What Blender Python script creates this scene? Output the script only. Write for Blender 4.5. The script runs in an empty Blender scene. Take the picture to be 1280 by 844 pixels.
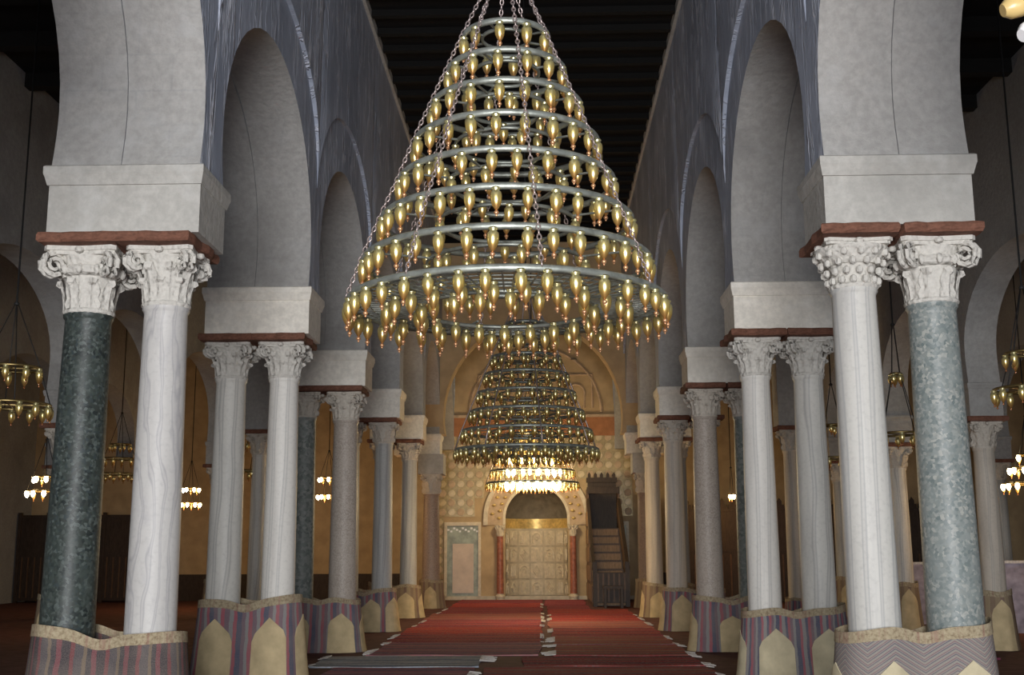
import bpy, bmesh, math, random
from mathutils import Vector, Matrix
random.seed(7)
PI = math.pi
sc = bpy.context.scene
COL = sc.collection

# ------------------------------------------------------------------ camera
PITCH, YAW, ROLL, FPX = 0.181, -0.0252, -0.0047, 1450.0
def setup_camera():
    s, c = math.sin(YAW), math.cos(YAW)
    sp, cp = math.sin(PITCH), math.cos(PITCH)
    r = Vector((c, -s, 0)); f = Vector((s*cp, c*cp, sp)); u = r.cross(f)
    cr, sr = math.cos(ROLL), math.sin(ROLL)
    ax = cr*r + sr*u; ay = cr*u - sr*r
    m = Matrix((ax, ay, -f)).transposed().to_4x4()
    m.translation = Vector((0, 0, 1.6))
    cam = bpy.data.cameras.new('camera'); cam.sensor_width = 36; cam.lens = 36*FPX/1280
    cam.clip_start = .05; cam.clip_end = 300
    o = bpy.data.objects.new('camera', cam); COL.objects.link(o); o.matrix_world = m
    sc.camera = o
setup_camera()

# ------------------------------------------------------------------ light: daylight through the courtyard doorways behind the camera
w = bpy.data.worlds.new('world'); sc.world = w; w.use_nodes = True
w.node_tree.nodes['Background'].inputs[0].default_value = (.62, .75, 1, 1)
w.node_tree.nodes['Background'].inputs[1].default_value = .05
def area(name, loc, sx, sy, power, col, rot=(PI/2, 0, 0)):
    l = bpy.data.lights.new(name, 'AREA'); l.shape = 'RECTANGLE'; l.size = sx; l.size_y = sy
    l.energy = power; l.color = col
    o = bpy.data.objects.new(name, l); COL.objects.link(o); o.location = loc; o.rotation_euler = rot
    return o
area('nave_door_daylight', (-.25, -6.4, 2.3), 4.4, 4.4, 2450, (.985, .985, 1.0))
area('right_aisle_door_daylight', (5.4, -6.4, 2.0), 2.4, 3.6, 330, (.80, .90, 1.0))
area('left_aisle_door_daylight', (-6.0, -6.4, 2.0), 2.4, 3.6, 70, (.75, .90, 1.0))
sc.view_settings.view_transform = 'Standard'; sc.view_settings.look = 'None'
sc.view_settings.gamma = 1; sc.view_settings.use_curve_mapping = False
sc.view_settings.exposure = 0.0

# ------------------------------------------------------------------ helpers
class MB:
    def __init__(s): s.v = []; s.f = []; s.uv = None
    def box(s, x0, x1, y0, y1, z0, z1):
        b = len(s.v)
        s.v += [(x, y, z) for z in (z0, z1) for y in (y0, y1) for x in (x0, x1)]
        for q in ((0,2,3,1),(4,5,7,6),(0,1,5,4),(2,6,7,3),(0,4,6,2),(1,3,7,5)): s.f.append(tuple(b+i for i in q))
        return s
    def obox(s, c, ax, ay, az):
        b = len(s.v); c = Vector(c)
        for k in (-1,1):
            for j in (-1,1):
                for i in (-1,1): s.v.append(tuple(c + ax*i + ay*j + az*k))
        for q in ((0,2,3,1),(4,5,7,6),(0,1,5,4),(2,6,7,3),(0,4,6,2),(1,3,7,5)): s.f.append(tuple(b+i for i in q))
        return s
    def bar(s, a, b, w, h=None):
        a, b = Vector(a), Vector(b); h = h or w
        d = (b-a); L = d.length; d.normalize()
        up = Vector((0,0,1)) if abs(d.z) < .95 else Vector((0,1,0))
        sx = d.cross(up).normalized(); sy = sx.cross(d).normalized()
        return s.obox((a+b)/2, sx*w/2, d*L/2, sy*h/2)
    def lathe(s, prof, n=16, c=(0,0,0), cap=True):
        b = len(s.v); m = len(prof)
        for (r, z) in prof:
            for k in range(n):
                a = 2*PI*k/n; s.v.append((c[0]+r*math.cos(a), c[1]+r*math.sin(a), c[2]+z))
        up = prof[-1][1] >= prof[0][1]
        for i in range(m-1):
            for k in range(n):
                k2 = (k+1) % n
                q = (b+i*n+k, b+i*n+k2, b+(i+1)*n+k2, b+(i+1)*n+k)
                s.f.append(q if up else q[::-1])
        if cap:
            lo = tuple(b+k for k in range(n)); hi = tuple(b+(m-1)*n+k for k in range(n))
            s.f.append(lo[::-1] if up else lo); s.f.append(hi if up else hi[::-1])
        return s
    def ring(s, R, rr, rz, n=64, c=(0,0,0), m=6):
        b = len(s.v)
        for k in range(n):
            a = 2*PI*k/n
            for j in range(m):
                t = 2*PI*(j+.5)/m; r = R + rr*math.cos(t)
                s.v.append((c[0]+r*math.cos(a), c[1]+r*math.sin(a), c[2]+rz*math.sin(t)))
        for k in range(n):
            for j in range(m):
                k2, j2 = (k+1) % n, (j+1) % m
                s.f.append((b+k*m+j, b+k2*m+j, b+k2*m+j2, b+k*m+j2))
        return s
    def tube(s, pts, r, n=6, closed=False):
        b = len(s.v); P = [Vector(p) for p in pts]; m = len(P)
        rad = r if isinstance(r, (list, tuple)) else [r]*m
        for i, p in enumerate(P):
            d = (P[(i+1) % m]-P[i-1]) if closed else (P[min(i+1, m-1)]-P[max(i-1, 0)])
            d.normalize(); up = Vector((0,0,1)) if abs(d.z) < .9 else Vector((1,0,0))
            x = d.cross(up).normalized(); y = x.cross(d)
            for k in range(n):
                a = 2*PI*k/n; s.v.append(tuple(p + x*rad[i]*math.cos(a) + y*rad[i]*math.sin(a)))
        for i in range(m if closed else m-1):
            for k in range(n):
                k2 = (k+1) % n; i2 = (i+1) % m
                s.f.append((b+i*n+k, b+i*n+k2, b+i2*n+k2, b+i2*n+k))
        if not closed:
            s.f.append(tuple(b+k for k in range(n))[::-1]); s.f.append(tuple(b+(m-1)*n+k for k in range(n)))
        return s
    def prism(s, poly, fn, d0, d1):
        """poly: 2D outline; fn(u,v,d)->xyz; extruded from d0 to d1"""
        b = len(s.v); n = len(poly)
        for d in (d0, d1):
            for (u, v) in poly: s.v.append(fn(u, v, d))
        s.f.append(tuple(b+k for k in range(n))); s.f.append(tuple(b+n+k for k in range(n))[::-1])
        for k in range(n):
            k2 = (k+1) % n; s.f.append((b+k2, b+k, b+n+k, b+n+k2))
        return s
    def grid(s, fn, nu, nv, closed_u=False):
        b = len(s.v); W = nu if closed_u else nu+1
        for j in range(nv+1):
            for i in range(W): s.v.append(tuple(fn(i/nu, j/nv)))
        for j in range(nv):
            for i in range(nu):
                i2 = (i+1) % W
                s.f.append((b+j*W+i, b+j*W+i2, b+(j+1)*W+i2, b+(j+1)*W+i))
        return s
    def mesh(s, name, mat, smooth=False, fix=True):
        me = bpy.data.meshes.new(name); me.from_pydata([tuple(v) for v in s.v], [], s.f)
        if fix:
            bm = bmesh.new(); bm.from_mesh(me); bmesh.ops.recalc_face_normals(bm, faces=bm.faces[:]); bm.to_mesh(me); bm.free()
        for m in (mat if isinstance(mat, (list, tuple)) else [mat]): me.materials.append(M[m])
        if smooth:
            for p in me.polygons: p.use_smooth = True
            if smooth != True: me.set_sharp_from_angle(angle=smooth)
        me.update(); return me
    def build(s, name, mat, parent=None, smooth=False, loc=(0,0,0), fix=True):
        return link(name, s.mesh(name, mat, smooth, fix), parent, loc)
def link(name, me, parent=None, loc=(0,0,0), rot=None):
    o = bpy.data.objects.new(name, me); COL.objects.link(o); o.location = loc
    if rot: o.rotation_euler = rot
    if parent: o.parent = parent
    return o
def tag(o, label=None, cat=None, group=None, kind=None):
    if label: o['label'] = label
    if cat: o['category'] = cat
    if group: o['group'] = group
    if kind: o['kind'] = kind
    return o
def thing(name, label, cat, loc=(0,0,0), rz=0, group=None):
    o = bpy.data.objects.new(name, None); COL.objects.link(o); o.location = loc; o.rotation_euler = (0,0,rz)
    return tag(o, label, cat, group)
def struct(o): o['kind'] = 'structure'; return o

# ------------------------------------------------------------------ materials
M = {}
class NT:
    def __init__(s, name):
        s.m = bpy.data.materials.new(name); s.m.use_nodes = True; s.t = s.m.node_tree
        s.p = s.t.nodes['Principled BSDF']; s.out = s.t.nodes['Material Output']; M[name] = s.m
        s._co = None
    def n(s, typ, **kw):
        d = s.t.nodes.new(typ)
        for k, v in kw.items():
            if k.startswith('i_'):
                key = k[2:]; d.inputs[int(key) if key.isdigit() else key.replace('_', ' ')].default_value = v
            else: setattr(d, k, v)
        return d
    def l(s, a, b): s.t.links.new(a, b); return s
    def co(s, kind='Object', scale=(1,1,1), rot=(0,0,0)):
        t = s.n('ShaderNodeTexCoord'); mp = s.n('ShaderNodeMapping')
        mp.inputs['Scale'].default_value = scale; mp.inputs['Rotation'].default_value = rot
        s.l(t.outputs[kind], mp.inputs[0]); return mp.outputs[0]
    def noise(s, co, scale, detail=4, rough=.55, dist=0):
        n = s.n('ShaderNodeTexNoise'); n.inputs['Scale'].default_value = scale; n.inputs['Detail'].default_value = detail
        n.inputs['Roughness'].default_value = rough; n.inputs['Distortion'].default_value = dist
        s.l(co, n.inputs['Vector']); return n.outputs['Fac']
    def ramp(s, fac, stops, interp='LINEAR'):
        r = s.n('ShaderNodeValToRGB'); e = r.color_ramp.elements; r.color_ramp.interpolation = interp
        while len(e) < len(stops): e.new(.5)
        for k, (p, c) in enumerate(stops): e[k].position = p; e[k].color = (c[0], c[1], c[2], 1)
        s.l(fac, r.inputs[0]); return r.outputs[0]
    def mix(s, fac, a, b, mode='MIX'):
        x = s.n('ShaderNodeMix', data_type='RGBA', blend_type=mode)
        for i, v in ((0, fac), (6, a), (7, b)):
            if isinstance(v, (int, float)): x.inputs[i].default_value = v
            elif isinstance(v, tuple): x.inputs[i].default_value = (v[0], v[1], v[2], 1)
            else: s.l(v, x.inputs[i])
        return x.outputs[2]
    def math(s, op, a, b=0.0):
        x = s.n('ShaderNodeMath', operation=op)
        for i, v in ((0, a), (1, b)):
            if isinstance(v, (int, float)): x.inputs[i].default_value = v
            else: s.l(v, x.inputs[i])
        return x.outputs[0]
    def bump(s, h, strength=.3, dist=.01, prev=None):
        b = s.n('ShaderNodeBump'); b.inputs['Strength'].default_value = strength; b.inputs['Distance'].default_value = dist
        s.l(h, b.inputs['Height'])
        if prev is not None: s.l(prev, b.inputs['Normal'])
        s.l(b.outputs[0], s.p.inputs['Normal']); return b.outputs[0]
    def color(s, c):
        if isinstance(c, tuple): s.p.inputs['Base Color'].default_value = (c[0], c[1], c[2], 1)
        else: s.l(c, s.p.inputs['Base Color'])
        return s
    def set(s, rough=.6, metal=0, spec=.5):
        s.p.inputs['Roughness'].default_value = rough; s.p.inputs['Metallic'].default_value = metal
        s.p.inputs['Specular IOR Level'].default_value = spec; return s

def plain(name, c, rough=.6, metal=0, var=.15, scale=8, bump=.15, spec=.4):
    t = NT(name).set(rough, metal, spec); co = t.co()
    f = t.noise(co, scale)
    t.color(t.ramp(f, [(.3, tuple(x*(1-var) for x in c)), (.7, tuple(min(1, x*(1+var)) for x in c))]))
    if bump: t.bump(t.noise(co, scale*5), bump, .004)
    return t

def stone_plaster(name, c, joints=True):
    t = NT(name).set(.85, 0, .2); co = t.co()
    big = t.noise(co, .9, 5, .6); fine = t.noise(co, 14, 5, .65)
    base = t.ramp(big, [(.30, tuple(x*.74 for x in c)), (.5, c), (.75, tuple(min(1, x*1.08) for x in c))])
    med = t.noise(co, 3.2, 4, .6)
    col = t.mix(t.ramp(fine, [(.35, (0,0,0)), (.62, (.5,)*3)]), base, tuple(x*.66 for x in c))
    col = t.mix(t.ramp(med, [(.52, (0,0,0)), (.72, (.45,)*3)]), col, (min(1, c[0]*1.12), min(1, c[1]*1.15), min(1, c[2]*1.2)))
    nb = t.bump(fine, .55, .02)
    if joints:
        # block courses: brick texture in (x, z)
        tc = t.n('ShaderNodeTexCoord'); sx = t.n('ShaderNodeSeparateXYZ'); cx = t.n('ShaderNodeCombineXYZ')
        t.l(tc.outputs['Object'], sx.inputs[0]); t.l(t.math('ADD', sx.outputs[0], t.math('MULTIPLY', sx.outputs[1], .37)), cx.inputs[0]); t.l(sx.outputs[2], cx.inputs[1])
        br = t.n('ShaderNodeTexBrick'); br.inputs['Scale'].default_value = 1
        br.inputs['Brick Width'].default_value = .62; br.inputs['Row Height'].default_value = .31
        br.inputs['Mortar Size'].default_value = .012; br.inputs['Mortar Smooth'].default_value = .6
        br.inputs['Color1'].default_value = (1,1,1,1); br.inputs['Color2'].default_value = (.94,.95,.96,1); br.inputs['Mortar'].default_value = (.86,.88,.90,1)
        t.l(cx.outputs[0], br.inputs['Vector'])
        msk = t.ramp(t.noise(co, 1.3, 3), [(.45, (0,0,0)), (.7, (.7,)*3)])
        col = t.mix(msk, col, t.mix(1.0, col, br.outputs['Color'], 'MULTIPLY'))
        t.bump(t.mix(msk, (1,1,1), br.outputs['Color']), .3, .02, nb)
    t.color(col); return t

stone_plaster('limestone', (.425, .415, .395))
stone_plaster('impost_stone', (.52, .505, .465), False)
stone_plaster('lightened_impost', (.88, .835, .74), False)  # colour lightened on deeper imposts to make up for daylight falling off
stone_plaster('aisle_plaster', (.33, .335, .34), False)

def trowel():
    t = NT('trowelled_plaster').set(.8, 0, .25)
    co = t.co('Object', (1, 2.2, .26), (.22, 0, 0)); co2 = t.co('Object', (1, 1.9, .22), (-.20, 0, 0)); co3 = t.co()
    a = t.noise(co, 2.6, 3, .55, .5); b = t.noise(co2, 2.4, 3, .55, .6); big = t.noise(co3, .8, 4)
    ridge = lambda x: t.ramp(x, [(.535, (0,0,0)), (.56, (1,1,1)), (.60, (.1,)*3), (.64, (0,0,0))])
    spots = t.ramp(t.noise(co3, 1.1, 2), [(.40, (.15,)*3), (.62, (1,1,1))])
    h = t.mix(1.0, t.mix(1.0, ridge(a), ridge(b), 'ADD'), spots, 'MULTIPLY')
    base = t.ramp(big, [(.3, (.30, .335, .41)), (.7, (.45, .49, .58))])  # whitewash with a blue cast put into its colour for bluish light
    t.color(t.mix(t.math('MULTIPLY', h, .6), base, (.85, .87, .95)))
    t.bump(h, .8, .045, t.bump(t.noise(co3, 9, 4, .6), .4, .02))
trowel()

def marble(name, c0, c1, vein, scale=1.0, rough=.28, rings=0.0, stretch=.25):
    t = NT(name).set(rough+.2, 0, .25)
    co = t.co('Object', (scale, scale, scale*stretch))
    n1 = t.noise(co, 3.5, 6, .6, 1.2); n2 = t.noise(t.co(), 26, 4, .6)
    base = t.ramp(n1, [(.25, c1), (.48, c0), (.7, tuple(min(1, x*1.05) for x in c0))])
    wv = t.n('ShaderNodeTexWave', wave_type='BANDS', bands_direction='X'); wv.inputs['Scale'].default_value = 2.2
    wv.inputs['Distortion'].default_value = 7 + rings*9; wv.inputs['Detail'].default_value = 3; wv.inputs['Detail Scale'].default_value = .8
    t.l(co, wv.inputs[0])
    v = t.ramp(wv.outputs['Fac'], [(0, (0,0,0)), (.72, (0,0,0)), (.9, (.75,)*3), (1, (.2,)*3)])
    col = t.mix(v, base, vein)
    col = t.mix(t.ramp(n2, [(.5, (0,0,0)), (.75, (.25,)*3)]), col, tuple(x*.6 for x in c1))
    t.color(col); t.bump(n2, .15, .006)
def breccia(name, cols, scale, rough=.3):
    t = NT(name).set(rough+.14, 0, .3); co = t.co()
    dn = t.noise(co, 9, 3)
    vo = t.n('ShaderNodeTexVoronoi'); vo.inputs['Scale'].default_value = scale
    wp = t.n('ShaderNodeVectorMath', operation='ADD'); t.l(co, wp.inputs[0])
    sc_ = t.n('ShaderNodeVectorMath', operation='SCALE'); sc_.inputs[3].default_value = .05
    cb = t.n('ShaderNodeCombineXYZ'); t.l(dn, cb.inputs[0]); t.l(t.noise(co, 11, 3), cb.inputs[1]); t.l(t.noise(co, 7, 3), cb.inputs[2])
    t.l(cb.outputs[0], sc_.inputs[0]); t.l(sc_.outputs[0], wp.inputs[1]); t.l(wp.outputs[0], vo.inputs['Vector'])
    bw = t.n('ShaderNodeSeparateColor'); t.l(vo.outputs['Color'], bw.inputs[0])
    n = len(cols)
    col = t.ramp(bw.outputs[0], [(k/n, c) for k, c in enumerate(cols)], 'CONSTANT')
    sp = t.noise(co, 45, 3)
    col = t.mix(t.ramp(sp, [(.45, (0,0,0)), (.7, (.5,)*3)]), col, cols[0])
    big = t.noise(co, 4, 3)
    col = t.mix(t.ramp(big, [(.4, (0,0,0)), (.65, (.55,)*3)]), col, cols[1])
    t.color(col); t.bump(sp, .12, .006)
breccia('dark_green_breccia', [(0.034,0.043,0.038), (0.051,0.065,0.058), (0.019,0.025,0.025), (0.068,0.081,0.074), (0.038,0.050,0.053), (0.038,0.044,0.040), (0.098,0.118,0.111)], 42, .32)
breccia('pale_green_breccia', [(0.205,0.234,0.224), (0.258,0.284,0.273), (0.144,0.177,0.175), (0.304,0.320,0.301), (0.182,0.213,0.210), (0.228,0.248,0.231), (0.380,0.383,0.350)], 40, .3)
breccia('grey_green_stone', [(0.190,0.218,0.199), (0.247,0.266,0.247), (0.142,0.162,0.152), (0.304,0.314,0.294)], 22, .35)
breccia('grey_brown_granite', [(0.403,0.346,0.291), (0.459,0.400,0.343), (0.347,0.297,0.255), (0.493,0.432,0.374)], 60, .35)
breccia('red_brown_granite', [(.29,.22,.18), (.34,.26,.21), (.24,.18,.15), (.37,.29,.24)], 60, .35)
marble('wavy_veined_marble', (.55,.535,.51), (.47,.46,.46), (.36,.35,.36), 1.3, .25, 1.0, .3)
marble('grey_white_marble', (.66,.64,.585), (.52,.505,.475), (.38,.37,.355), .8, .25, .2, .2)
marble('white_marble', (.74,.715,.66), (.60,.575,.535), (.48,.47,.45), .9, .3, 0, .1)
marble('pale_banded_marble', (.60,.585,.54), (.47,.46,.44), (.38,.38,.375), 1.1, .28, 0, .07)
marble('cream_marble', (.56,.50,.42), (.43,.38,.32), (.36,.33,.29), 1, .35, 0, .15)
marble('grey_marble', (.44,.44,.42), (.33,.33,.32), (.25,.25,.25), 1, .3, 0, .15)
def carved(name, c):
    t = NT(name).set(.85, 0, .2); co = t.co()
    v = t.n('ShaderNodeTexVoronoi', feature='SMOOTH_F1'); v.inputs['Scale'].default_value = 24; t.l(t.co('Object', (1, 1, .8)), v.inputs['Vector'])
    fine = t.noise(co, 30, 4, .6)
    t.color(t.mix(t.ramp(fine, [(.4, (0,0,0)), (.7, (.5,)*3)]), c, tuple(x*.72 for x in c)))
    t.bump(v.outputs['Distance'], .7, .03, t.bump(fine, .5, .02))
carved('capital_stone', (.64,.615,.56)); carved('capital_warm', (.60,.55,.475))

def wood(name, c, rough=.55, axis=(1, 8, 8)):
    t = NT(name).set(rough, 0, .3); co = t.co('Object', axis)
    f = t.noise(co, 4, 5, .6, .8)
    t.color(t.ramp(f, [(.3, tuple(x*.6 for x in c)), (.55, c), (.8, tuple(x*1.3 for x in c))])); t.bump(f, .3, .006)
wood('abacus_wood', (.19,.085,.055), .85, (5, 5, 9))
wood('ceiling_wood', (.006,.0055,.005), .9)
wood('dark_wood', (.055,.038,.028), .5, (6, 6, 1.2))
wood('minbar_wood', (.13,.075,.042), .45, (6, 6, 1.2))
wood('tan_wood', (.40,.24,.12), .5, (6, 6, 1.2))
plain('chandelier_iron', (.30,.32,.285), .45, .6, .3, 14, .3)
plain('old_brass', (.30,.22,.09), .35, .85, .3, 14, .2)
plain('chain_metal', (.46,.38,.36), .38, .7, .2, 40, 0)
plain('wire_iron', (.03,.03,.03), .6, .3, .1, 8, 0)
plain('copper_knob', (.62,.33,.17), .3, .6, .15, 20, 0)
plain('clay_floor', (.13,.055,.05), .9, 0, .3, 4, .4, .2)
plain('tan_cloth', (.55,.44,.26), .95, 0, .18, 5, .6, .1)
plain('tan_cloth_pale', (.56,.49,.33), .95, 0, .18, 5, .5, .1)
plain('mihrab_marble', (.56,.49,.37), .5, 0, .18, 5, .3)
plain('mihrab_relief', (.66,.58,.44), .5, 0, .15, 9, .3)
plain('pink_marble', (.62,.50,.40), .45, 0, .12, 3, .1)
plain('green_marble', (.30,.34,.28), .4, 0, .35, 4, .1)
plain('pale_green_marble', (.50,.56,.48), .4, 0, .15, 3, .1)
plain('red_porphyry', (.36,.13,.08), .4, 0, .4, 9, .1)
plain('qibla_plaster', (.49,.36,.21), .85, 0, .15, 2.2, .4)
plain('carved_stone', (.52,.39,.27), .85, 0, .18, 6, .5)
plain('red_band', (.38,.17,.08), .8, 0, .2, 4, .3)
plain('gilt', (.72,.54,.22), .35, .5, .25, 12, .3)
plain('lustre_tile', (.37,.29,.14), .3, .15, .3, 6, .2)
plain('lustre_tile_light', (.54,.43,.25), .3, .1, .25, 6, .2)
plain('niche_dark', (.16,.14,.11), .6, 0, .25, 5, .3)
plain('warm_plaster', (.52,.34,.18), .85, 0, .15, 1.5, .3)
plain('fringe_white', (.62,.58,.54), .9, 0, .2, 30, 0)
plain('lamp_shade_white', (.80,.80,.80), .3, 0, .05, 5, 0)
plain('lamp_shade_amber', (.55,.40,.16), .3, 0, .1, 5, 0)
plain('lamp_shade_lime', (.68,.72,.36), .3, 0, .1, 5, 0)
plain('purple_panel', (.34,.29,.33), .8, 0, .35, 6, .3)

def glass_mat():
    t = NT('amber_glass'); t.set(.30, .72, .8)
    tc = t.n('ShaderNodeTexCoord'); sx = t.n('ShaderNodeSeparateXYZ'); t.l(tc.outputs['Object'], sx.inputs[0])
    col = t.ramp(t.math('MULTIPLY', sx.outputs[2], -6.9), [(.1, (.80,.74,.36)), (.5, (.88,.68,.20)), (.85, (.80,.42,.12)), (1, (.6,.22,.07))])
    t.color(col); t.p.inputs['Coat Weight'].default_value = 1.0; t.p.inputs['Coat Roughness'].default_value = .17; t.p.inputs['Coat IOR'].default_value = 2.3
    tr = t.n('ShaderNodeBsdfTransparent'); tr.inputs[0].default_value = (.86,.74,.30,1)
    lw = t.n('ShaderNodeLayerWeight'); lw.inputs[0].default_value = .45
    mx = t.n('ShaderNodeMixShader'); t.l(t.math('ADD', t.math('MULTIPLY', lw.outputs['Facing'], .45), .12), mx.inputs[0])
    t.l(t.p.outputs[0], mx.inputs[1]); t.l(tr.outputs[0], mx.inputs[2]); t.l(mx.outputs[0], t.out.inputs[0])
glass_mat()
def emit(name, c, s):
    t = NT(name); t.p.inputs['Emission Color'].default_value = (*c, 1); t.p.inputs['Emission Strength'].default_value = s
    t.color(c)
emit('lit_bulb', (1, .80, .45), 22)
emit('lit_bulb_soft', (1, .62, .22), 5)

def weave(name, stops, n, diag=0.0, rough=.95):
    """striped textile in UV metres: u across the stripes"""
    t = NT(name).set(rough, 0, .1)
    uv = t.n('ShaderNodeUVMap'); sx = t.n('ShaderNodeSeparateXYZ'); t.l(uv.outputs[0], sx.inputs[0])
    nz = t.noise(t.co('UV', (1,1,1)), 5, 3)
    u = t.math('ADD', t.math('MULTIPLY', sx.outputs[0], n), t.math('MULTIPLY', nz, .16))
    if diag:
        zig = t.math('ABSOLUTE', t.math('SUBTRACT', t.math('FRACT', t.math('MULTIPLY', sx.outputs[0], 2.1)), .5))
        u = t.math('ADD', t.math('MULTIPLY', sx.outputs[1], n*diag), t.math('MULTIPLY', zig, 7.0))
    fr = t.math('FRACT', u)
    col = t.ramp(fr, stops, 'CONSTANT')
    fine = t.noise(t.co('UV', (1,1,1)), 120, 2); blot = t.noise(t.co('UV', (1,1,1)), 3, 3)
    thr = t.n('ShaderNodeTexWave', wave_type='BANDS', bands_direction='Y'); thr.inputs['Scale'].default_value = 22; thr.inputs['Distortion'].default_value = 1.5
    t.l(t.co('UV', (1,1,1)), thr.inputs[0])
    col = t.mix(t.ramp(fine, [(.35, (0,0,0)), (.7, (.45,)*3)]), col, (.25,.20,.18))
    col = t.mix(t.ramp(blot, [(.35, (0,0,0)), (.75, (.3,)*3)]), col, (.34,.28,.23))
    t.color(col); t.bump(thr.outputs['Fac'], .4, .004)
pur, red, nav, gry, tan = (.19,.13,.16), (.36,.095,.125), (.085,.10,.155), (.27,.27,.27), (.36,.29,.19)
weave('mat_red_stripe', [(0, nav), (.2, red), (.32, gry), (.5, nav), (.62, red), (.75, pur), (.88, gry)], 4.2)
weave('mat_purple_stripe', [(0, pur), (.16, gry), (.3, red), (.42, nav), (.6, pur), (.74, gry), (.86, red)], 3.0)
weave('mat_herringbone', [(0, (.30,.285,.25)), (.42, (.115,.115,.15)), (.62, (.29,.275,.245)), (.8, (.22,.13,.15))], 24, 1.0)
weave('mat_dark_stripe', [(0, (.05,.045,.05)), (.25, (.17,.05,.055)), (.36, (.08,.075,.08)), (.6, (.17,.13,.09)), (.7, (.05,.05,.055)), (.85, (.18,.06,.07))], 3.6)
weave('mat_brown', [(0, (.22,.15,.09)), (.25, (.30,.22,.12)), (.5, (.20,.12,.09)), (.7, (.33,.25,.14))], 3.0)
def band_mat():
    t = NT('mat_border').set(.95, 0, .1); co = t.co('UV', (1, 1, 1)); sx = t.n('ShaderNodeSeparateXYZ'); t.l(co, sx.inputs[0])
    f = t.noise(t.co('UV', (1, 1, 1)), 28, 4, .7); st = t.noise(t.co('UV', (7, .6, 1)), 3, 3)
    col = t.ramp(f, [(.32, (.20, .15, .095)), (.5, (.37, .305, .20)), (.7, (.47, .40, .28))])
    t.color(t.mix(t.ramp(st, [(.5, (0,0,0)), (.66, (.5,)*3)]), col, (.25, .12, .10))); t.bump(f, .5, .006)
band_mat()
RUGS = {
 'rug_red': [(.24,.03,.05), (.40,.05,.07), (.15,.04,.07), (.34,.09,.08), (.28,.035,.06)],
 'rug_purple': [(0.274,0.135,0.204), (0.414,0.135,0.181), (0.181,0.123,0.181), (0.483,0.226,0.226), (0.297,0.135,0.204)],
 'rug_grey': [(0.366,0.414,0.483), (0.507,0.553,0.576), (0.251,0.297,0.390), (0.622,0.622,0.622), (0.344,0.390,0.483)],
 'rug_brown': [(.34,.13,.11), (.42,.07,.07), (.24,.10,.11), (.40,.20,.14), (.36,.08,.09)],
 'rug_crimson': [(0.458,0.043,0.056), (0.274,0.030,0.049), (0.510,0.076,0.049), (0.207,0.049,0.063), (0.405,0.049,0.063)],
}
for nme, cs in RUGS.items():
    t = NT(nme).set(.97, 0, .1); co = t.co('UV', (1,1,1)); sx = t.n('ShaderNodeSeparateXYZ'); t.l(co, sx.inputs[0])
    oi = t.n('ShaderNodeObjectInfo')
    nz = t.noise(t.co('UV', (.8, 3, 1)), 3, 4)
    y = t.math('FRACT', t.math('ADD', t.math('ADD', t.math('MULTIPLY', sx.outputs[1], 1.15), t.math('MULTIPLY', nz, .25)), oi.outputs['Random']))
    col = t.ramp(y, [(0, cs[0]), (.2, cs[1]), (.32, cs[2]), (.5, cs[3]), (.58, cs[4]), (.7, cs[1]), (.85, cs[2])], 'EASE')
    dots = t.noise(co, 24, 3); ch = t.n('ShaderNodeTexVoronoi'); ch.inputs['Scale'].default_value = 9; t.l(co, ch.inputs['Vector'])
    col = t.mix(t.ramp(ch.outputs['Distance'], [(.2, (.4,)*3), (.4, (0,0,0))]), col, cs[3])
    col = t.mix(t.ramp(dots, [(.5, (0,0,0)), (.68, (.6,)*3)]), col, (.30,.25,.24))
    t.color(col); t.bump(t.noise(co, 60, 2), .4, .006)

# ------------------------------------------------------------------ layout constants (metres, camera stands at the origin, nave runs along +Y)
B = 4.705
PY = [9.85 + B*(i-1) for i in range(7)]           # pier centres: PY[1]..PY[5]; PY[6] = dome bay
LX0, LX1 = -4.20, -2.92                           # left nave arcade wall
RX0, RX1 = 2.42, 3.63                             # right nave arcade wall
CZ = 10.6; AZ = 8.72; QY = 38.6                   # nave ceiling, aisle ceiling, mihrab wall
LCX = (-3.27, -3.95); RCX = (2.70, 3.36)

# ------------------------------------------------------------------ setting
o = MB().box(-17, 17, -9, 40.5, -.12, 0).build('floor', 'clay_floor'); struct(o)
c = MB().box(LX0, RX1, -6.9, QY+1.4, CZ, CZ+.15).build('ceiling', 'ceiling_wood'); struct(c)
bm_ = MB().box(LX0+.05, RX1-.05, -.06, .06, -.11, .0).mesh('beam', 'ceiling_wood')
for k in range(64):
    link('ceiling_beam', bm_, c, (0, -6.2 + k*.7, CZ))
for nm, x0, x1 in (('ceiling_left_aisle', -17, LX0), ('ceiling_right_aisle', RX1, 17)):
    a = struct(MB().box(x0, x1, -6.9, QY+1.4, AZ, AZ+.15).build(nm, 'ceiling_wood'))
    be = MB().box(x0+.05, x1-.05, -.09, .09, -.22, 0).mesh('beam', 'ceiling_wood')
    for k in range(32): link('ceiling_beam', be, a, (0, -6 + k*1.4, AZ))

def arch_pts(a, bulge, z0, zc, zt, n=22):
    """horseshoe outline from (-a,z0) over the top to (a,z0)"""
    R = a + bulge; pts = [(-a, z0)]
    for k in range(1, 4): t = k/4; pts.append((-(a + bulge*math.sin(t*PI/2)), z0 + (zc-z0)*t))
    for k in range(n+1):
        t = PI - PI*k/n; pts.append((R*math.cos(t), zc + (zt-zc)*math.sin(t)))
    for k in range(3, 0, -1): t = k/4; pts.append((a + bulge*math.sin(t*PI/2), z0 + (zc-z0)*t))
    pts.append((a, z0)); return pts

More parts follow.
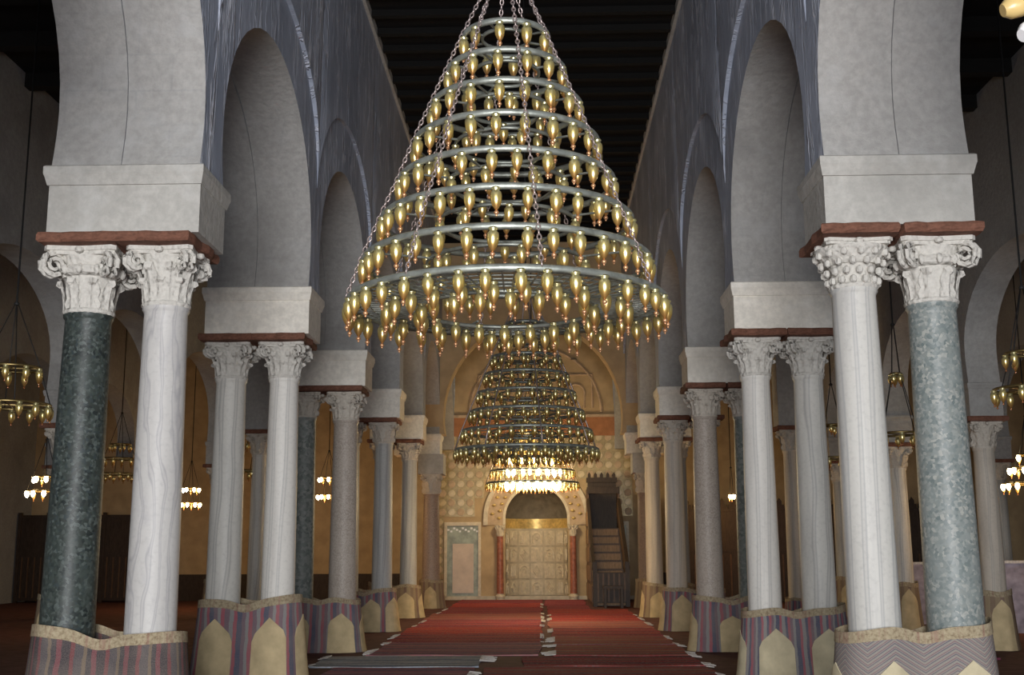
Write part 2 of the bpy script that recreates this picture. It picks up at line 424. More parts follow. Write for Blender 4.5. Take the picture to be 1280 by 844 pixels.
def arcade(name, x0, x1, ys, zs, apex, top, mat_face, mat_in, half=.37, proud=None, bulge=.08, y_lo=None):
    """wall on piers at ys; arches spring at zs between them; the intrados gets mat_in, long faces mat_face"""
    mb = MB()
    for i in range(len(ys)-1):
        ym = (ys[i]+ys[i+1])/2; hb = (ys[i+1]-ys[i])/2; a = hb-half
        out = [(-hb, zs)] + arch_pts(a, bulge, zs, zs+.55, apex) + [(hb, zs), (hb, top), (-hb, top)]
        # split left/right for clean fills
        for sgn in (-1, 1):
            A = arch_pts(a, bulge, zs, zs+.55, apex); n = len(A)
            pts = A[:n//2+1] if sgn < 0 else A[n//2:]
            poly = ([(-hb, zs)] + pts + [(0, top), (-hb, top)]) if sgn < 0 else ([(0, top)] + pts + [(hb, zs), (hb, top)])
            b = len(mb.v); m = len(poly)
            for d in (x0, x1):
                for (u, v) in poly: mb.v.append((d, ym+u, v))
            mb.f.append(tuple(b+k for k in range(m))); mb.f.append(tuple(b+m+k for k in range(m))[::-1])
            for k in range(m-1):
                if sgn < 0 and k >= len(pts): continue
                if sgn > 0 and k == 0: continue
                mb.f.append((b+k+1, b+k, b+m+k, b+m+k+1))
    me = mb.mesh(name, [mat_face, mat_in], False, False)
    bm = bmesh.new(); bm.from_mesh(me); bmesh.ops.remove_doubles(bm, verts=bm.verts[:], dist=.0005)
    bmesh.ops.recalc_face_normals(bm, faces=bm.faces[:])
    for f in bm.faces:
        f.material_index = 0 if abs(f.normal.x) > .9 else 1
        f.smooth = abs(f.normal.x) < .9
    bm.to_mesh(me); bm.free(); me.set_sharp_from_angle(angle=.7)
    return struct(link(name, me))

ys = [PY[1]-4*B, PY[1]-3*B, PY[1]-2*B, PY[0]] + PY[1:6] + [PY[6], QY]
LXM, RXM = -3.60, 3.05
wl = arcade('wall_left', LXM, LX1, ys, 4.86, 7.17, CZ, 'trowelled_plaster', 'limestone')
wr = arcade('wall_right', RX0, RXM, ys, 4.86, 7.17, CZ, 'trowelled_plaster', 'limestone')
for par_, xa_, xb_ in ((wl, LX0, LXM), (wr, RXM, RX1)):
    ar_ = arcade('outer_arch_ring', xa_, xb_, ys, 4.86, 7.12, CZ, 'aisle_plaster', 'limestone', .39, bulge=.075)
    del ar_['kind']; ar_.parent = par_
def spandrels(parent, xf, sgn, hi=CZ):
    """proud upper layer of the nave face, its pointed tongues reaching down over the piers"""
    t = .055
    for i in range(len(ys)-1):
        y0, y1 = ys[i], ys[i+1]; ym, hb = (y0+y1)/2, (y1-y0)/2
        N = 20; pts = []
        for k in range(N+1):
            a = PI - PI*k/N; pts.append((hb*math.cos(a), 6.28 + 1.62*math.sin(a)**.9))
        mb = MB(); b = 0
        for d in (xf - sgn*.005, xf + sgn*t):
            for (u, v) in pts: mb.v.append((xf + (d-xf)*(min(1, .04 + (v-6.28)/.95) if d != xf - sgn*.005 else 1), ym+u, v))
            for (u, v) in pts: mb.v.append((d, ym+u, hi))
        n = N+1
        for k in range(N):
            mb.f.append((2*n+k, 2*n+k+1, 3*n+k+1, 3*n+k)); mb.f.append((k, k+1, 2*n+k+1, 2*n+k))
        mb.build('spandrel', 'trowelled_plaster', parent)
spandrels(wl, LX1, 1); spandrels(wr, RX0, -1)

def impost(parent, x0, x1, y, zb, zt, hl, mould=.17, mat='impost_stone', pr=.06):
    mb = MB(); zm = zt - mould
    mb.box(x0, x1, y-hl, y+hl, zb, zm)
    mb.build('impost_block', mat, parent)
    m2 = MB(); sec = [(0, 0), (.02, 0), (pr*.75, mould*.38), (pr, mould*.55), (pr, mould*.92), (pr*.7, mould), (0, mould)]
    rows = []
    for (e, h) in sec:
        rows.append([(x0-e*.6, y-hl-e, zm+h), (x1+e*.6, y-hl-e, zm+h), (x1+e*.6, y+hl+e, zm+h), (x0-e*.6, y+hl+e, zm+h)])
    for r in rows: m2.v += r
    for i in range(len(rows)-1):
        for k in range(4): m2.f.append((i*4+k, i*4+(k+1) % 4, (i+1)*4+(k+1) % 4, (i+1)*4+k))
    m2.f.append((3,2,1,0)); n = (len(rows)-1)*4; m2.f.append((n, n+1, n+2, n+3))
    m2.build('impost_moulding', mat, parent)
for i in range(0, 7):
    im_ = 'impost_stone' if i < 2 else 'lightened_impost'
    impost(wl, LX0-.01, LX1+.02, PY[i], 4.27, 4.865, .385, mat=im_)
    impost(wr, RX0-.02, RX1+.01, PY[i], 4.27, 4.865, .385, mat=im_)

for n_, x_, sg in ((1, LX1, 1), (2, RX0, -1)):
    m_ = MB(); xa, xb = sorted((x_ + sg*.05, x_ + sg*.11)); m_.box(xa, xb, ys[0], ys[-1], CZ-.16, CZ)
    struct(m_.build('trim_%d' % n_, 'impost_stone'))
# aisle arcades
AH = 3.62
ARY = [PY[1]-B, PY[1], PY[2], PY[3], PY[4], PY[5], PY[6]]
AX_L, AX_R = -8.0, 7.25
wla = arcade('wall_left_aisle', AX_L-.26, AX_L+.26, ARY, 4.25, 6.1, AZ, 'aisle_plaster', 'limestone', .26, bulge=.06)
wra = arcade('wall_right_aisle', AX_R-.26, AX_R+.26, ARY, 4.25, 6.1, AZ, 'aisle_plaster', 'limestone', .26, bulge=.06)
for y in ARY[:-1]:
    impost(wla, AX_L-.27, AX_L+.27, y, AH+.07, 4.255, .265, .1, 'limestone', .04)
    impost(wra, AX_R-.27, AX_R+.27, y, AH+.07, 4.255, .265, .1, 'limestone', .04)
A2L, A2R = -12.0, 11.1
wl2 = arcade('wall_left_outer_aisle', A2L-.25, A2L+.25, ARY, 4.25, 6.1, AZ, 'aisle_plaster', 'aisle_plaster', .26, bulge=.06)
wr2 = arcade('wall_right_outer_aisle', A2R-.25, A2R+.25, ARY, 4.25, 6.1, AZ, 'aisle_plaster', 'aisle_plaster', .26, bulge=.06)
for y in ARY[2:-1]:
    impost(wl2, A2L-.26, A2L+.26, y, AH+.07, 4.255, .265, .1, 'aisle_plaster', .04)
    impost(wr2, A2R-.26, A2R+.26, y, AH+.07, 4.255, .265, .1, 'aisle_plaster', .04)
struct(MB().box(-17.2, -17, -6.9, QY+1.4, 0, AZ).build('wall_left_far', 'aisle_plaster'))
struct(MB().box(17, 17.2, -6.9, QY+1.4, 0, AZ).build('wall_right_far', 'aisle_plaster'))
# courtyard wall behind the camera with its three doorways
mb = MB()
doors = [(-7.2, -4.8, 3.8), (-2.45, 1.95, 5.1), (4.2, 6.6, 3.8)]
x = -17
for (a, b, h) in doors:
    mb.box(x, a, -6.9, -6.5, 0, CZ); mb.box(a, b, -6.9, -6.5, h, CZ); x = b
mb.box(x, 17, -6.9, -6.5, 0, CZ); struct(mb.build('wall_back', 'aisle_plaster'))

# transverse arch of the dome bay
def xz_wall(name, x0, x1, y0, y1, xc, a, zs, zc, apex, top, mat, bulge=.05):
    A = [(xc+u, v) for (u, v) in arch_pts(a, bulge, zs, zc, apex)]; n = len(A)
    mb = MB()
    fn = lambda u, v, d: (u, d, v)
    mb.prism([(x0, zs)] + A[:n//2+1] + [(A[n//2][0], top), (x0, top)], fn, y0, y1)
    mb.prism([(A[n//2][0], top)] + A[n//2:] + [(x1, zs), (x1, top)], fn, y0, y1)
    return struct(mb.build(name, mat))
xz_wall('wall_dome_arch', LX0, RX1, 33.05, 33.7, -.25, 2.52, 4.86, 5.35, 8.15, CZ, 'qibla_plaster')

# ------------------------------------------------------------------ columns
def capital_mesh(key, h, r0, w, kind, mat):
    """carved capital, z from 0 to h; r0 = shaft radius, w = half width of the abacus"""
    mb = MB(); th = .13*h; hb = h-th
    def bell(z):
        t = max(0, min(1, z/hb)); return r0*1.0 + (w*.86-r0)*(t**2.2)
    prof = [(r0*1.02, -.02), (r0*1.13, 0), (r0*1.15, .018), (r0*1.10, .035)] + [(bell(z*hb), .04 + z*(hb-.04)) for z in (0, .15, .3, .45, .6, .75, .9, 1)]
    mb.lathe(prof, 20)
    def leaf(ang, z0, z1, wid, out):
        ca, sa = math.cos(ang), math.sin(ang); b = len(mb.v); R, C = 7, 5
        for j in range(R+1):
            t = j/R; z = z0 + (z1-z0)*min(1, t*1.18) - (.22*(z1-z0)*max(0, t-.78)/.22)
            o_ = .012 + out*(t**2.6)
            ww = wid*(1 - .55*t**2)*(1 + .18*math.sin(t*5*PI))
            for i in range(C):
                s_ = (i/(C-1)-.5)*2
                r = bell(z) + o_*(1-.45*s_*s_) - .012*(abs(s_) > .9) + .010*math.cos(s_*PI*2)
                tx = s_*ww
                mb.v.append((ca*r - sa*tx, sa*r + ca*tx, z))
        for j in range(R):
            for i in range(C-1): mb.f.append((b+j*C+i, b+j*C+i+1, b+(j+1)*C+i+1, b+(j+1)*C+i))
        # thickness: closing back of the curl
        b2 = len(mb.v)
        for i in range(C):
            x, y, z = mb.v[b+R*C+i]; mb.v.append((x*.9, y*.9, z-.02))
        for i in range(C-1): mb.f.append((b+R*C+i, b+R*C+i+1, b2+i+1, b2+i))
    if kind == 'corinthian':
        for k in range(8): leaf(2*PI*k/8, .03, .50*h, r0*.42, .055)
        for k in range(8): leaf(2*PI*(k+.5)/8, .05, .76*h, r0*.42, .075)
        vr, vz = .17*h, .74*h
    elif kind == 'composite':
        for k in range(8): leaf(2*PI*(k+.5)/8, .03, .55*h, r0*.40, .05)
        mb.lathe([(bell(.6*h)*.99, .56*h), (bell(.62*h)+.035, .60*h), (bell(.66*h)+.045, .66*h), (bell(.7*h)+.02, .72*h)], 20)
        for k in range(12):   # eggs
            a = 2*PI*k/12; r = bell(.66*h)+.035
            mb.lathe([(.004, -.045), (.022, -.03), (.03, 0), (.022, .03), (.004, .045)], 8, (r*math.cos(a), r*math.sin(a), .65*h))
        vr, vz = .20*h, .70*h
    elif kind == 'basket':    # rounded, densely carved capital without volutes
        for row in range(4):
            for k in range(14):
                a = 2*PI*(k+.5*(row % 2))/14; z = h*(.14+.19*row); rr = bell(z)+.030*(1+row*.45)
                mb.lathe([(.004, -.036), (.024, -.024), (.030, 0), (.022, .026), (.004, .036)], 6, (rr*math.cos(a), rr*math.sin(a), z))
        mb.lathe([(bell(.5*h)+.02, .50*h), (w*.96, .70*h), (w*1.06, .80*h), (w*1.04, .87*h)], 24)
        vr = 0
    else:                     # plain water-leaf capital
        for k in range(4): leaf(2*PI*(k+.5)/4, .03, .80*h, r0*.75, .07)
        vr, vz = .11*h, .80*h
    for k in range(4 if vr else 0):   # corner volutes: two spiral rolls each
        a = PI/4 + k*PI/2; d = Vector((math.cos(a), math.sin(a), 0)); p = Vector((-d.y, d.x, 0))
        c0 = d*(w*1.20)
        for sg in (-1, 1):
            ctr = c0 + p*sg*.035 - d*.03; pts = []; N = 16
            for j in range(N+1):
                t = j/N; ra = vr*(1-.72*t); an = PI/2 - t*3.2*PI
                pts.append(ctr + d*(ra*math.cos(an)-.02) + Vector((0,0,1))*(vz - .0 + ra*math.sin(an)))
            st = [d*bell(.6*h) + Vector((0,0,.55*h)), (d*bell(.7*h)+d*.03) + Vector((0,0,vz+vr*.8))]
            mb.tube(st + pts, [.02, .024] + [.026*(1-.4*j/N) for j in range(N+1)], 6)
    ab = []                   # concave abacus
    for k in range(4):
        for j in range(7):
            t = j/6; a0 = PI/4 + k*PI/2; a1 = a0 + PI/2; W = w*1.36
            p0 = Vector((math.cos(a0), math.sin(a0)))*W; p1 = Vector((math.cos(a1), math.sin(a1)))*W
            q = p0.lerp(p1, .06 + t*.88); q -= q.normalized()*(.11*w*math.sin(t*PI)); ab.append((q.x, q.y))
    fn = lambda u, v, d: (u, v, d)
    mb.prism([(x*.94, y*.94) for x, y in ab], fn, hb, hb+th*.5); mb.prism(ab, fn, hb+th*.45, h)
    for k in range(4):        # rosettes
        a = k*PI/2; r = w*.93
        mb.lathe([(.0, -.03), (.03, -.02), (.038, 0), (.03, .02), (.0, .03)], 8, (r*math.cos(a), r*math.sin(a), h-th*.55))
    return mb.mesh(key, mat, .6)

def abacus_mesh(hx, hy, seed):
    rnd = random.Random(seed); mb = MB(); N = 7; th = .085
    def e(): return rnd.uniform(-.022, .022)
    ring = []
    for k in range(N): ring.append((-hx + 2*hx*k/N, -hy+e()))
    for k in range(N): ring.append((hx+e(), -hy + 2*hy*k/N))
    for k in range(N): ring.append((hx - 2*hx*k/N, hy+e()))
    for k in range(N): ring.append((-hx+e(), hy - 2*hy*k/N))
    n = len(ring)
    for (s_, z) in ((.96, 0), (1.0, .02), (1.0, th-.02), (.97, th)):
        for (x, y) in ring: mb.v.append((x*s_, y*s_, z + e()*.5*(0 < z < th)))
    for j in range(3):
        for k in range(n): k2 = (k+1) % n; mb.f.append((j*n+k, j*n+k2, (j+1)*n+k2, (j+1)*n+k))
    mb.f.append(tuple(range(n))[::-1]); mb.f.append(tuple(3*n+k for k in range(n)))
    return mb.mesh('abacus', 'abacus_wood')

CAPC = {}
def column(x, y, top, caph, r, capw, kind, shaft_mat, cap_mat, label, group=None, name='marble_column', ax=(.33, .44), base_z=0, seed=0, axo=0, lean=(0, 0)):
    t = thing(name, label, 'column', (x, y, 0), 0, group)
    zs = top - caph
    mb = MB()
    prof = [(r*1.28, 0), (r*1.28, .10), (r*1.38, .12), (r*1.42, .17), (r*1.36, .22), (r*1.18, .25), (r*1.2, .30), (r*1.28, .33), (r*1.2, .37)]
    mb.lathe(prof, 24); mb.build('base', cap_mat, t, .6)
    sh = MB(); N = 14; pr = [(r*1.12, .37), (r*1.12, .42), (r*1.06, .46)]
    for k in range(N+1):
        u = k/N; pr.append((r*(1.05 - .15*u + .02*math.sin(u*PI)), .5 + (zs-.56)*u))
    pr += [(r*.93, zs-.045), (r*.98, zs-.03), (r*.98, zs)]
    sh.lathe(pr, 28)
    for i, v in enumerate(sh.v):      # slight lean of the reused shafts
        u = 1 - v[2]/zs; sh.v[i] = (v[0]+lean[0]*u, v[1]+lean[1]*u, v[2])
    sh.build('shaft', shaft_mat, t, .7)
    key = (round(caph, 2), round(r, 3), round(capw, 3), kind, cap_mat)
    if key not in CAPC: CAPC[key] = capital_mesh('capital', caph, r*.9, capw, kind, cap_mat)
    link('capital', CAPC[key], t, (0, 0, zs), (0, 0, 0))
    if ax: link('abacus', abacus_mesh(ax[0], ax[1], seed), t, (axo, 0, top))
    return t

ordn = {1: 'sixth', 2: 'fifth', 3: 'fourth', 4: 'third', 5: 'second', 6: 'first'}
#        pier: (material, capital kind, cap height, radius, words) inner, outer
LEFT = {
 1: [('wavy_veined_marble', 'corinthian', .50, .205, 'wavy veined grey-white marble column'), ('dark_green_breccia', 'composite', .56, .215, 'dark green speckled breccia column')],
 2: [('white_marble', 'corinthian', .44, .20, 'smooth white marble column'), ('grey_white_marble', 'corinthian', .44, .205, 'grey-white streaked marble column')],
 3: [('grey_brown_granite', 'corinthian', .46, .22, 'grey-brown granite column'), ('grey_green_stone', 'plain', .40, .19, 'dark grey-green stone column')],
 4: [('grey_marble', 'plain', .42, .20, 'grey marble column with plain capital'), ('grey_marble', 'plain', .42, .19, 'grey marble column')],
 5: [('grey_marble', 'corinthian', .40, .20, 'grey marble column'), ('grey_marble', 'plain', .40, .19, 'grey marble column')],
}
RIGHT = {
 1: [('pale_banded_marble', 'basket', .40, .205, 'pale cream-veined marble column'), ('pale_green_breccia', 'composite', .54, .22, 'pale green-grey breccia column')],
 2: [('white_marble', 'corinthian', .46, .195, 'white banded marble column'), ('grey_white_marble', 'corinthian', .46, .20, 'grey-white banded marble column')],
 3: [('grey_brown_granite', 'corinthian', .44, .215, 'brownish granite column'), ('grey_green_stone', 'corinthian', .44, .19, 'grey-green stone column')],
 4: [('cream_marble', 'corinthian', .42, .205, 'cream marble column'), ('grey_marble', 'plain', .40, .19, 'grey marble column')],
 5: [('cream_marble', 'plain', .40, .195, 'cream-grey marble column'), ('grey_marble', 'plain', .40, .19, 'grey marble column')],
}
for side, D, CX in (('opposite the minbar', LEFT, LCX), ('on the minbar side', RIGHT, RCX)):
    for i, two in D.items():
        for j, (mat, kind, ch, r, words) in enumerate(two):
            lab = '%s, %s side of %s pair from the mihrab, %s' % (words, ('nave', 'aisle')[j], ordn[i], side)
            axo = (-.015 if side[0] == 'o' else .015) * (1 if j == 0 else -1)
            cm = 'capital_stone' if i < 3 else 'capital_warm'
            column(CX[j], PY[i], 4.19, ch, r, .30 if kind != 'composite' else .325, kind, mat, cm, lab, 'paired nave columns',
                   ax=(.335, .44), seed=i*10+j+(100 if D is RIGHT else 0), axo=axo,
                   lean=((.02, 0) if (D is RIGHT and i == 1) else (-.03, 0) if (D is LEFT and i == 1 and j == 1) else (0, 0)))
# dome-bay columns: lower, under a tall impost
for (x, side) in ((-3.15, 'opposite the minbar'), (2.92, 'behind the minbar')):
    column(x, PY[6]-.15, 3.72, .55, .24, .30, 'plain', 'red_brown_granite', 'capital_warm', 'dark reddish granite column with tall capital, dome arch, %s' % side, 'dome arch columns', ax=None)
    MB().box(x-.36, x+.36, PY[6]-.50, PY[6]+.36, 3.72, 4.28).build('impost_block', 'impost_stone', wl if x < 0 else wr)

aw = ['fifth', 'fourth', 'third', 'second', 'first', 'last']
for X, side, tags_ in ((AX_L, 'opposite the minbar', 'left'), (AX_R, 'on the minbar side', 'right')):
    for k, y in enumerate(ARY[1:-1]):
        if y > 33: continue
        mt = ['grey_marble', 'cream_marble', 'cream_marble', 'grey_white_marble', 'grey_marble'][k]
        wd = {'grey_marble': 'dull grey marble', 'cream_marble': 'cream marble', 'grey_white_marble': 'grey-white marble'}[mt]
        column(X, y, AH, .42, .18, .27, 'plain', mt, 'capital_warm', '%s single aisle column, %s row from the mihrab wall, %s' % (wd, aw[k], side), 'single aisle columns', ax=(.32, .32), seed=200+k)
for X, side in ((A2L, 'opposite the minbar'), (A2R, 'on the minbar side')):
    for k, y in enumerate(ARY[2:-1]):
        column(X, y, AH, .40, .17, .26, 'plain', 'grey_marble', 'capital_warm', 'grey outer-aisle column, %s row from the mihrab wall, %s' % (aw[k+1], side), 'outer aisle columns', ax=(.31, .31), seed=300+k)
# extra single column of the third row, just outside each nave arcade
for X, side, mt, par in ((-5.85, 'opposite the minbar', 'grey_white_marble', wla), (5.10, 'on the minbar side', 'cream_marble', wra)):
    column(X, PY[4], 3.98, .42, .165, .26, 'plain', mt, 'capital_warm', 'slim pale column standing alone in the inner aisle, %s' % side, 'slim inner aisle columns', ax=(.31, .31), seed=400)
    MB().box(X-.27, X+.27, PY[4]-.27, PY[4]+.27, 4.06, AZ).build('pier', 'limestone', par)

# ------------------------------------------------------------------ woven mats wrapped round the column pairs
def mat_surface(cx0, cx1, r_top, r_bot, h, dip, seed):
    """returns S(s,v,off) and perimeter; s in metres round a stadium, v 0..1 up"""
    rnd = random.Random(seed); ph = [rnd.uniform(0, 6.28) for _ in range(6)]
    L = abs(cx1-cx0); xa, xb = min(cx0, cx1), max(cx0, cx1); xm = (xa+xb)/2
    R0 = (r_top+r_bot)/2; per = 2*L + 2*PI*R0
    def base(s):
        s = s % per
        if s < L: return xa+s, -1, None, s/L if L else 0
        s -= L
        if s < PI*R0: return xb, 0, -PI/2 + s/R0, 0
        s -= PI*R0
        if s < L: return xb-s, 1, None, 1-s/L
        s -= L
        return xa, 0, PI/2 + s/R0, 0
    W = 2*PI/per
    def S(s, v, off=0):
        r = r_bot + (r_top-r_bot)*v**.75 + off
        fold = .012*math.sin(s*W*5+ph[0]) + .009*math.sin(s*W*9+ph[1])
        r += fold*(1-.5*v)
        x, side, a, t = base(s)
        if a is None:
            sag = .055*math.sin(PI*t)*(.4+.6*v) if L > .05 else 0
            X, Y = x, side*(r-sag)
        else: X, Y = x + r*math.cos(a), r*math.sin(a)
        top = h - dip*math.exp(-((X-xm)/.16)**2) + .018*math.sin(s*W*3+ph[2]) + (X-xm)*tilt
        return (X, Y, top*v + .004)
    tilt = rnd.uniform(-.06, .06)
    return S, per
def uvset(me, uvs):
    l = me.uv_layers.new(name='UVMap')
    for lp in me.loops: l.data[lp.index].uv = uvs[lp.vertex_index]
def wrap_mat(x0, x1, y, h, mat, label, panel_mat='tan_cloth', panels=None, rt=.29, rb=.40, dip=.06, seed=1, peak=.70):
    xm = (x0+x1)/2
    t = thing('woven_mat_wrap', label, 'mat', (xm, y, 0), 0, 'mats wrapped round the columns')
    S, per = mat_surface(x0-xm, x1-xm, rt, rb, h, dip, seed)
    NU, NV = 72, 8
    def patch(name, mtl, s0, s1, nu, vf0, vf1, nv, off, thick=.008, closed=False):
        mb = MB(); uvs = []; W = nu+1
        for o_ in (off, off-thick):
            for j in range(nv+1):
                for i in range(W):
                    u = i/nu; s = s0 + (s1-s0)*u; v = vf0(u) + (vf1(u)-vf0(u))*j/nv
                    p = S(s, v, o_); mb.v.append(p); uvs.append((s, p[2]))
        K = W*(nv+1)
        for j in range(nv):
            for i in range(nu):
                q = (j*W+i, j*W+i+1, (j+1)*W+i+1, (j+1)*W+i)
                mb.f.append(q); mb.f.append(tuple(K+x for x in q[::-1]))
        for i in range(nu):
            mb.f.append((i+1, i, K+i, K+i+1)); a = nv*W+i; mb.f.append((a, a+1, K+a+1, K+a))
        for j in range(nv):
            a = j*W; mb.f.append((a, a+W, K+a+W, K+a)); a = j*W+nu; mb.f.append((a+W, a, K+a, K+a+W))
        me = mb.mesh(name, mtl, True, False); uvset(me, uvs); me.set_sharp_from_angle(angle=.9)
        return link(name, me, t)
    sb = 1.5*abs(x1-x0) + PI*(rt+rb)/2
    patch('mat_body', mat, sb, sb+per, NU, lambda u: 0, lambda u: .93, NV, 0)
    patch('border_band', 'mat_border', sb, sb+per, NU, lambda u: .905, lambda u: 1.0, 2, .007)
    L = abs(x1-x0); R0 = (rt+rb)/2
    if panels is None: panels = [0, L, L+PI*R0/2, 2*L+PI*R0*1.5]
    for s in panels:
        hw = .21 if L > .1 else .17; pk = peak/h; shd = pk*.76
        f1 = lambda u: (shd + (pk-shd)*(1-abs(u-.5)*2)) * (1 if .04 < u < .96 else .90)
        p = patch('applique_panel', panel_mat, s-hw, s+hw, 12, lambda u: 0.0, f1, 4, .012)
    return t
MATS = [('L', 1, .97, 'mat_dark_stripe', 'dark red striped mat', 'tan_cloth', .45), ('L', 2, 1.03, 'mat_purple_stripe', 'purple striped mat', 'tan_cloth', .80), ('L', 3, .86, 'mat_purple_stripe', 'faded purple striped mat', 'tan_cloth', .62),
        ('L', 4, .84, 'mat_purple_stripe', 'purple and tan striped mat', 'tan_cloth', .66), ('L', 5, .80, 'mat_brown', 'brown striped mat', 'tan_cloth', .6),
        ('R', 1, .98, 'mat_herringbone', 'grey herringbone mat', 'tan_cloth_pale', .72), ('R', 2, .90, 'mat_red_stripe', 'red and blue striped mat', 'tan_cloth_pale', .66), ('R', 3, .86, 'mat_purple_stripe', 'faded tan-edged striped mat', 'tan_cloth', .60),
        ('R', 4, .84, 'mat_purple_stripe', 'purple striped mat', 'tan_cloth', .70), ('R', 5, .80, 'mat_brown', 'brown striped mat', 'tan_cloth', .6)]
for k, (sd, i, h, mt, words, pm, pk) in enumerate(MATS):
    CX = LCX if sd == 'L' else RCX
    L = abs(CX[1]-CX[0]); R0 = .345; side = 'opposite the minbar' if sd == 'L' else 'on the minbar side'
    if sd == 'R': pan = [.06, L+.02, 2*L+PI*R0*1.5]
    else: pan = [.0, L-.02, L+PI*R0*.5]
    if sd == 'L' and i == 3: pan = [0, L+.05, L+PI*R0*.55]
    if sd == 'R' and i == 3: pan = [.30, L+.1, 2*L+PI*R0*1.55]
    if sd == 'L' and i == 4: pan = [L-.18, L+.34, 0]
    wrap_mat(CX[0], CX[1], PY[i], h, mt, '%s round %s column pair from the mihrab, %s' % (words, ordn[i], side), pm, pan, seed=k+3, peak=pk)
for (x, side) in ((-3.15, 'opposite the minbar'), (2.92, 'behind the minbar')):
    wrap_mat(x, x+.001, PY[6]-.15, .78, 'mat_brown', 'brown mat round the reddish dome arch column %s' % side, 'tan_cloth', [.02, 1.1], rt=.33, rb=.42, dip=0, seed=31, peak=.6)
for X, side in ((AX_L, 'opposite the minbar'), (AX_R, 'on the minbar side')):
    for k, y in enumerate(ARY[1:-1]):
        wrap_mat(X, X+.001, y, .92, 'mat_brown', 'plain brown mat round %s aisle column from mihrab wall, %s' % (aw[k], side), 'tan_cloth', [.0, 1.0], rt=.25, rb=.33, dip=0, seed=50+k, peak=.8)
for X, side in ((-5.85, 'opposite the minbar'), (5.10, 'on the minbar side')):
    wrap_mat(X, X+.001, PY[4], .62, 'mat_red_stripe', 'short red striped mat round slim inner aisle column %s' % side, 'tan_cloth', [1.6], rt=.24, rb=.30, dip=0, seed=70, peak=.4)

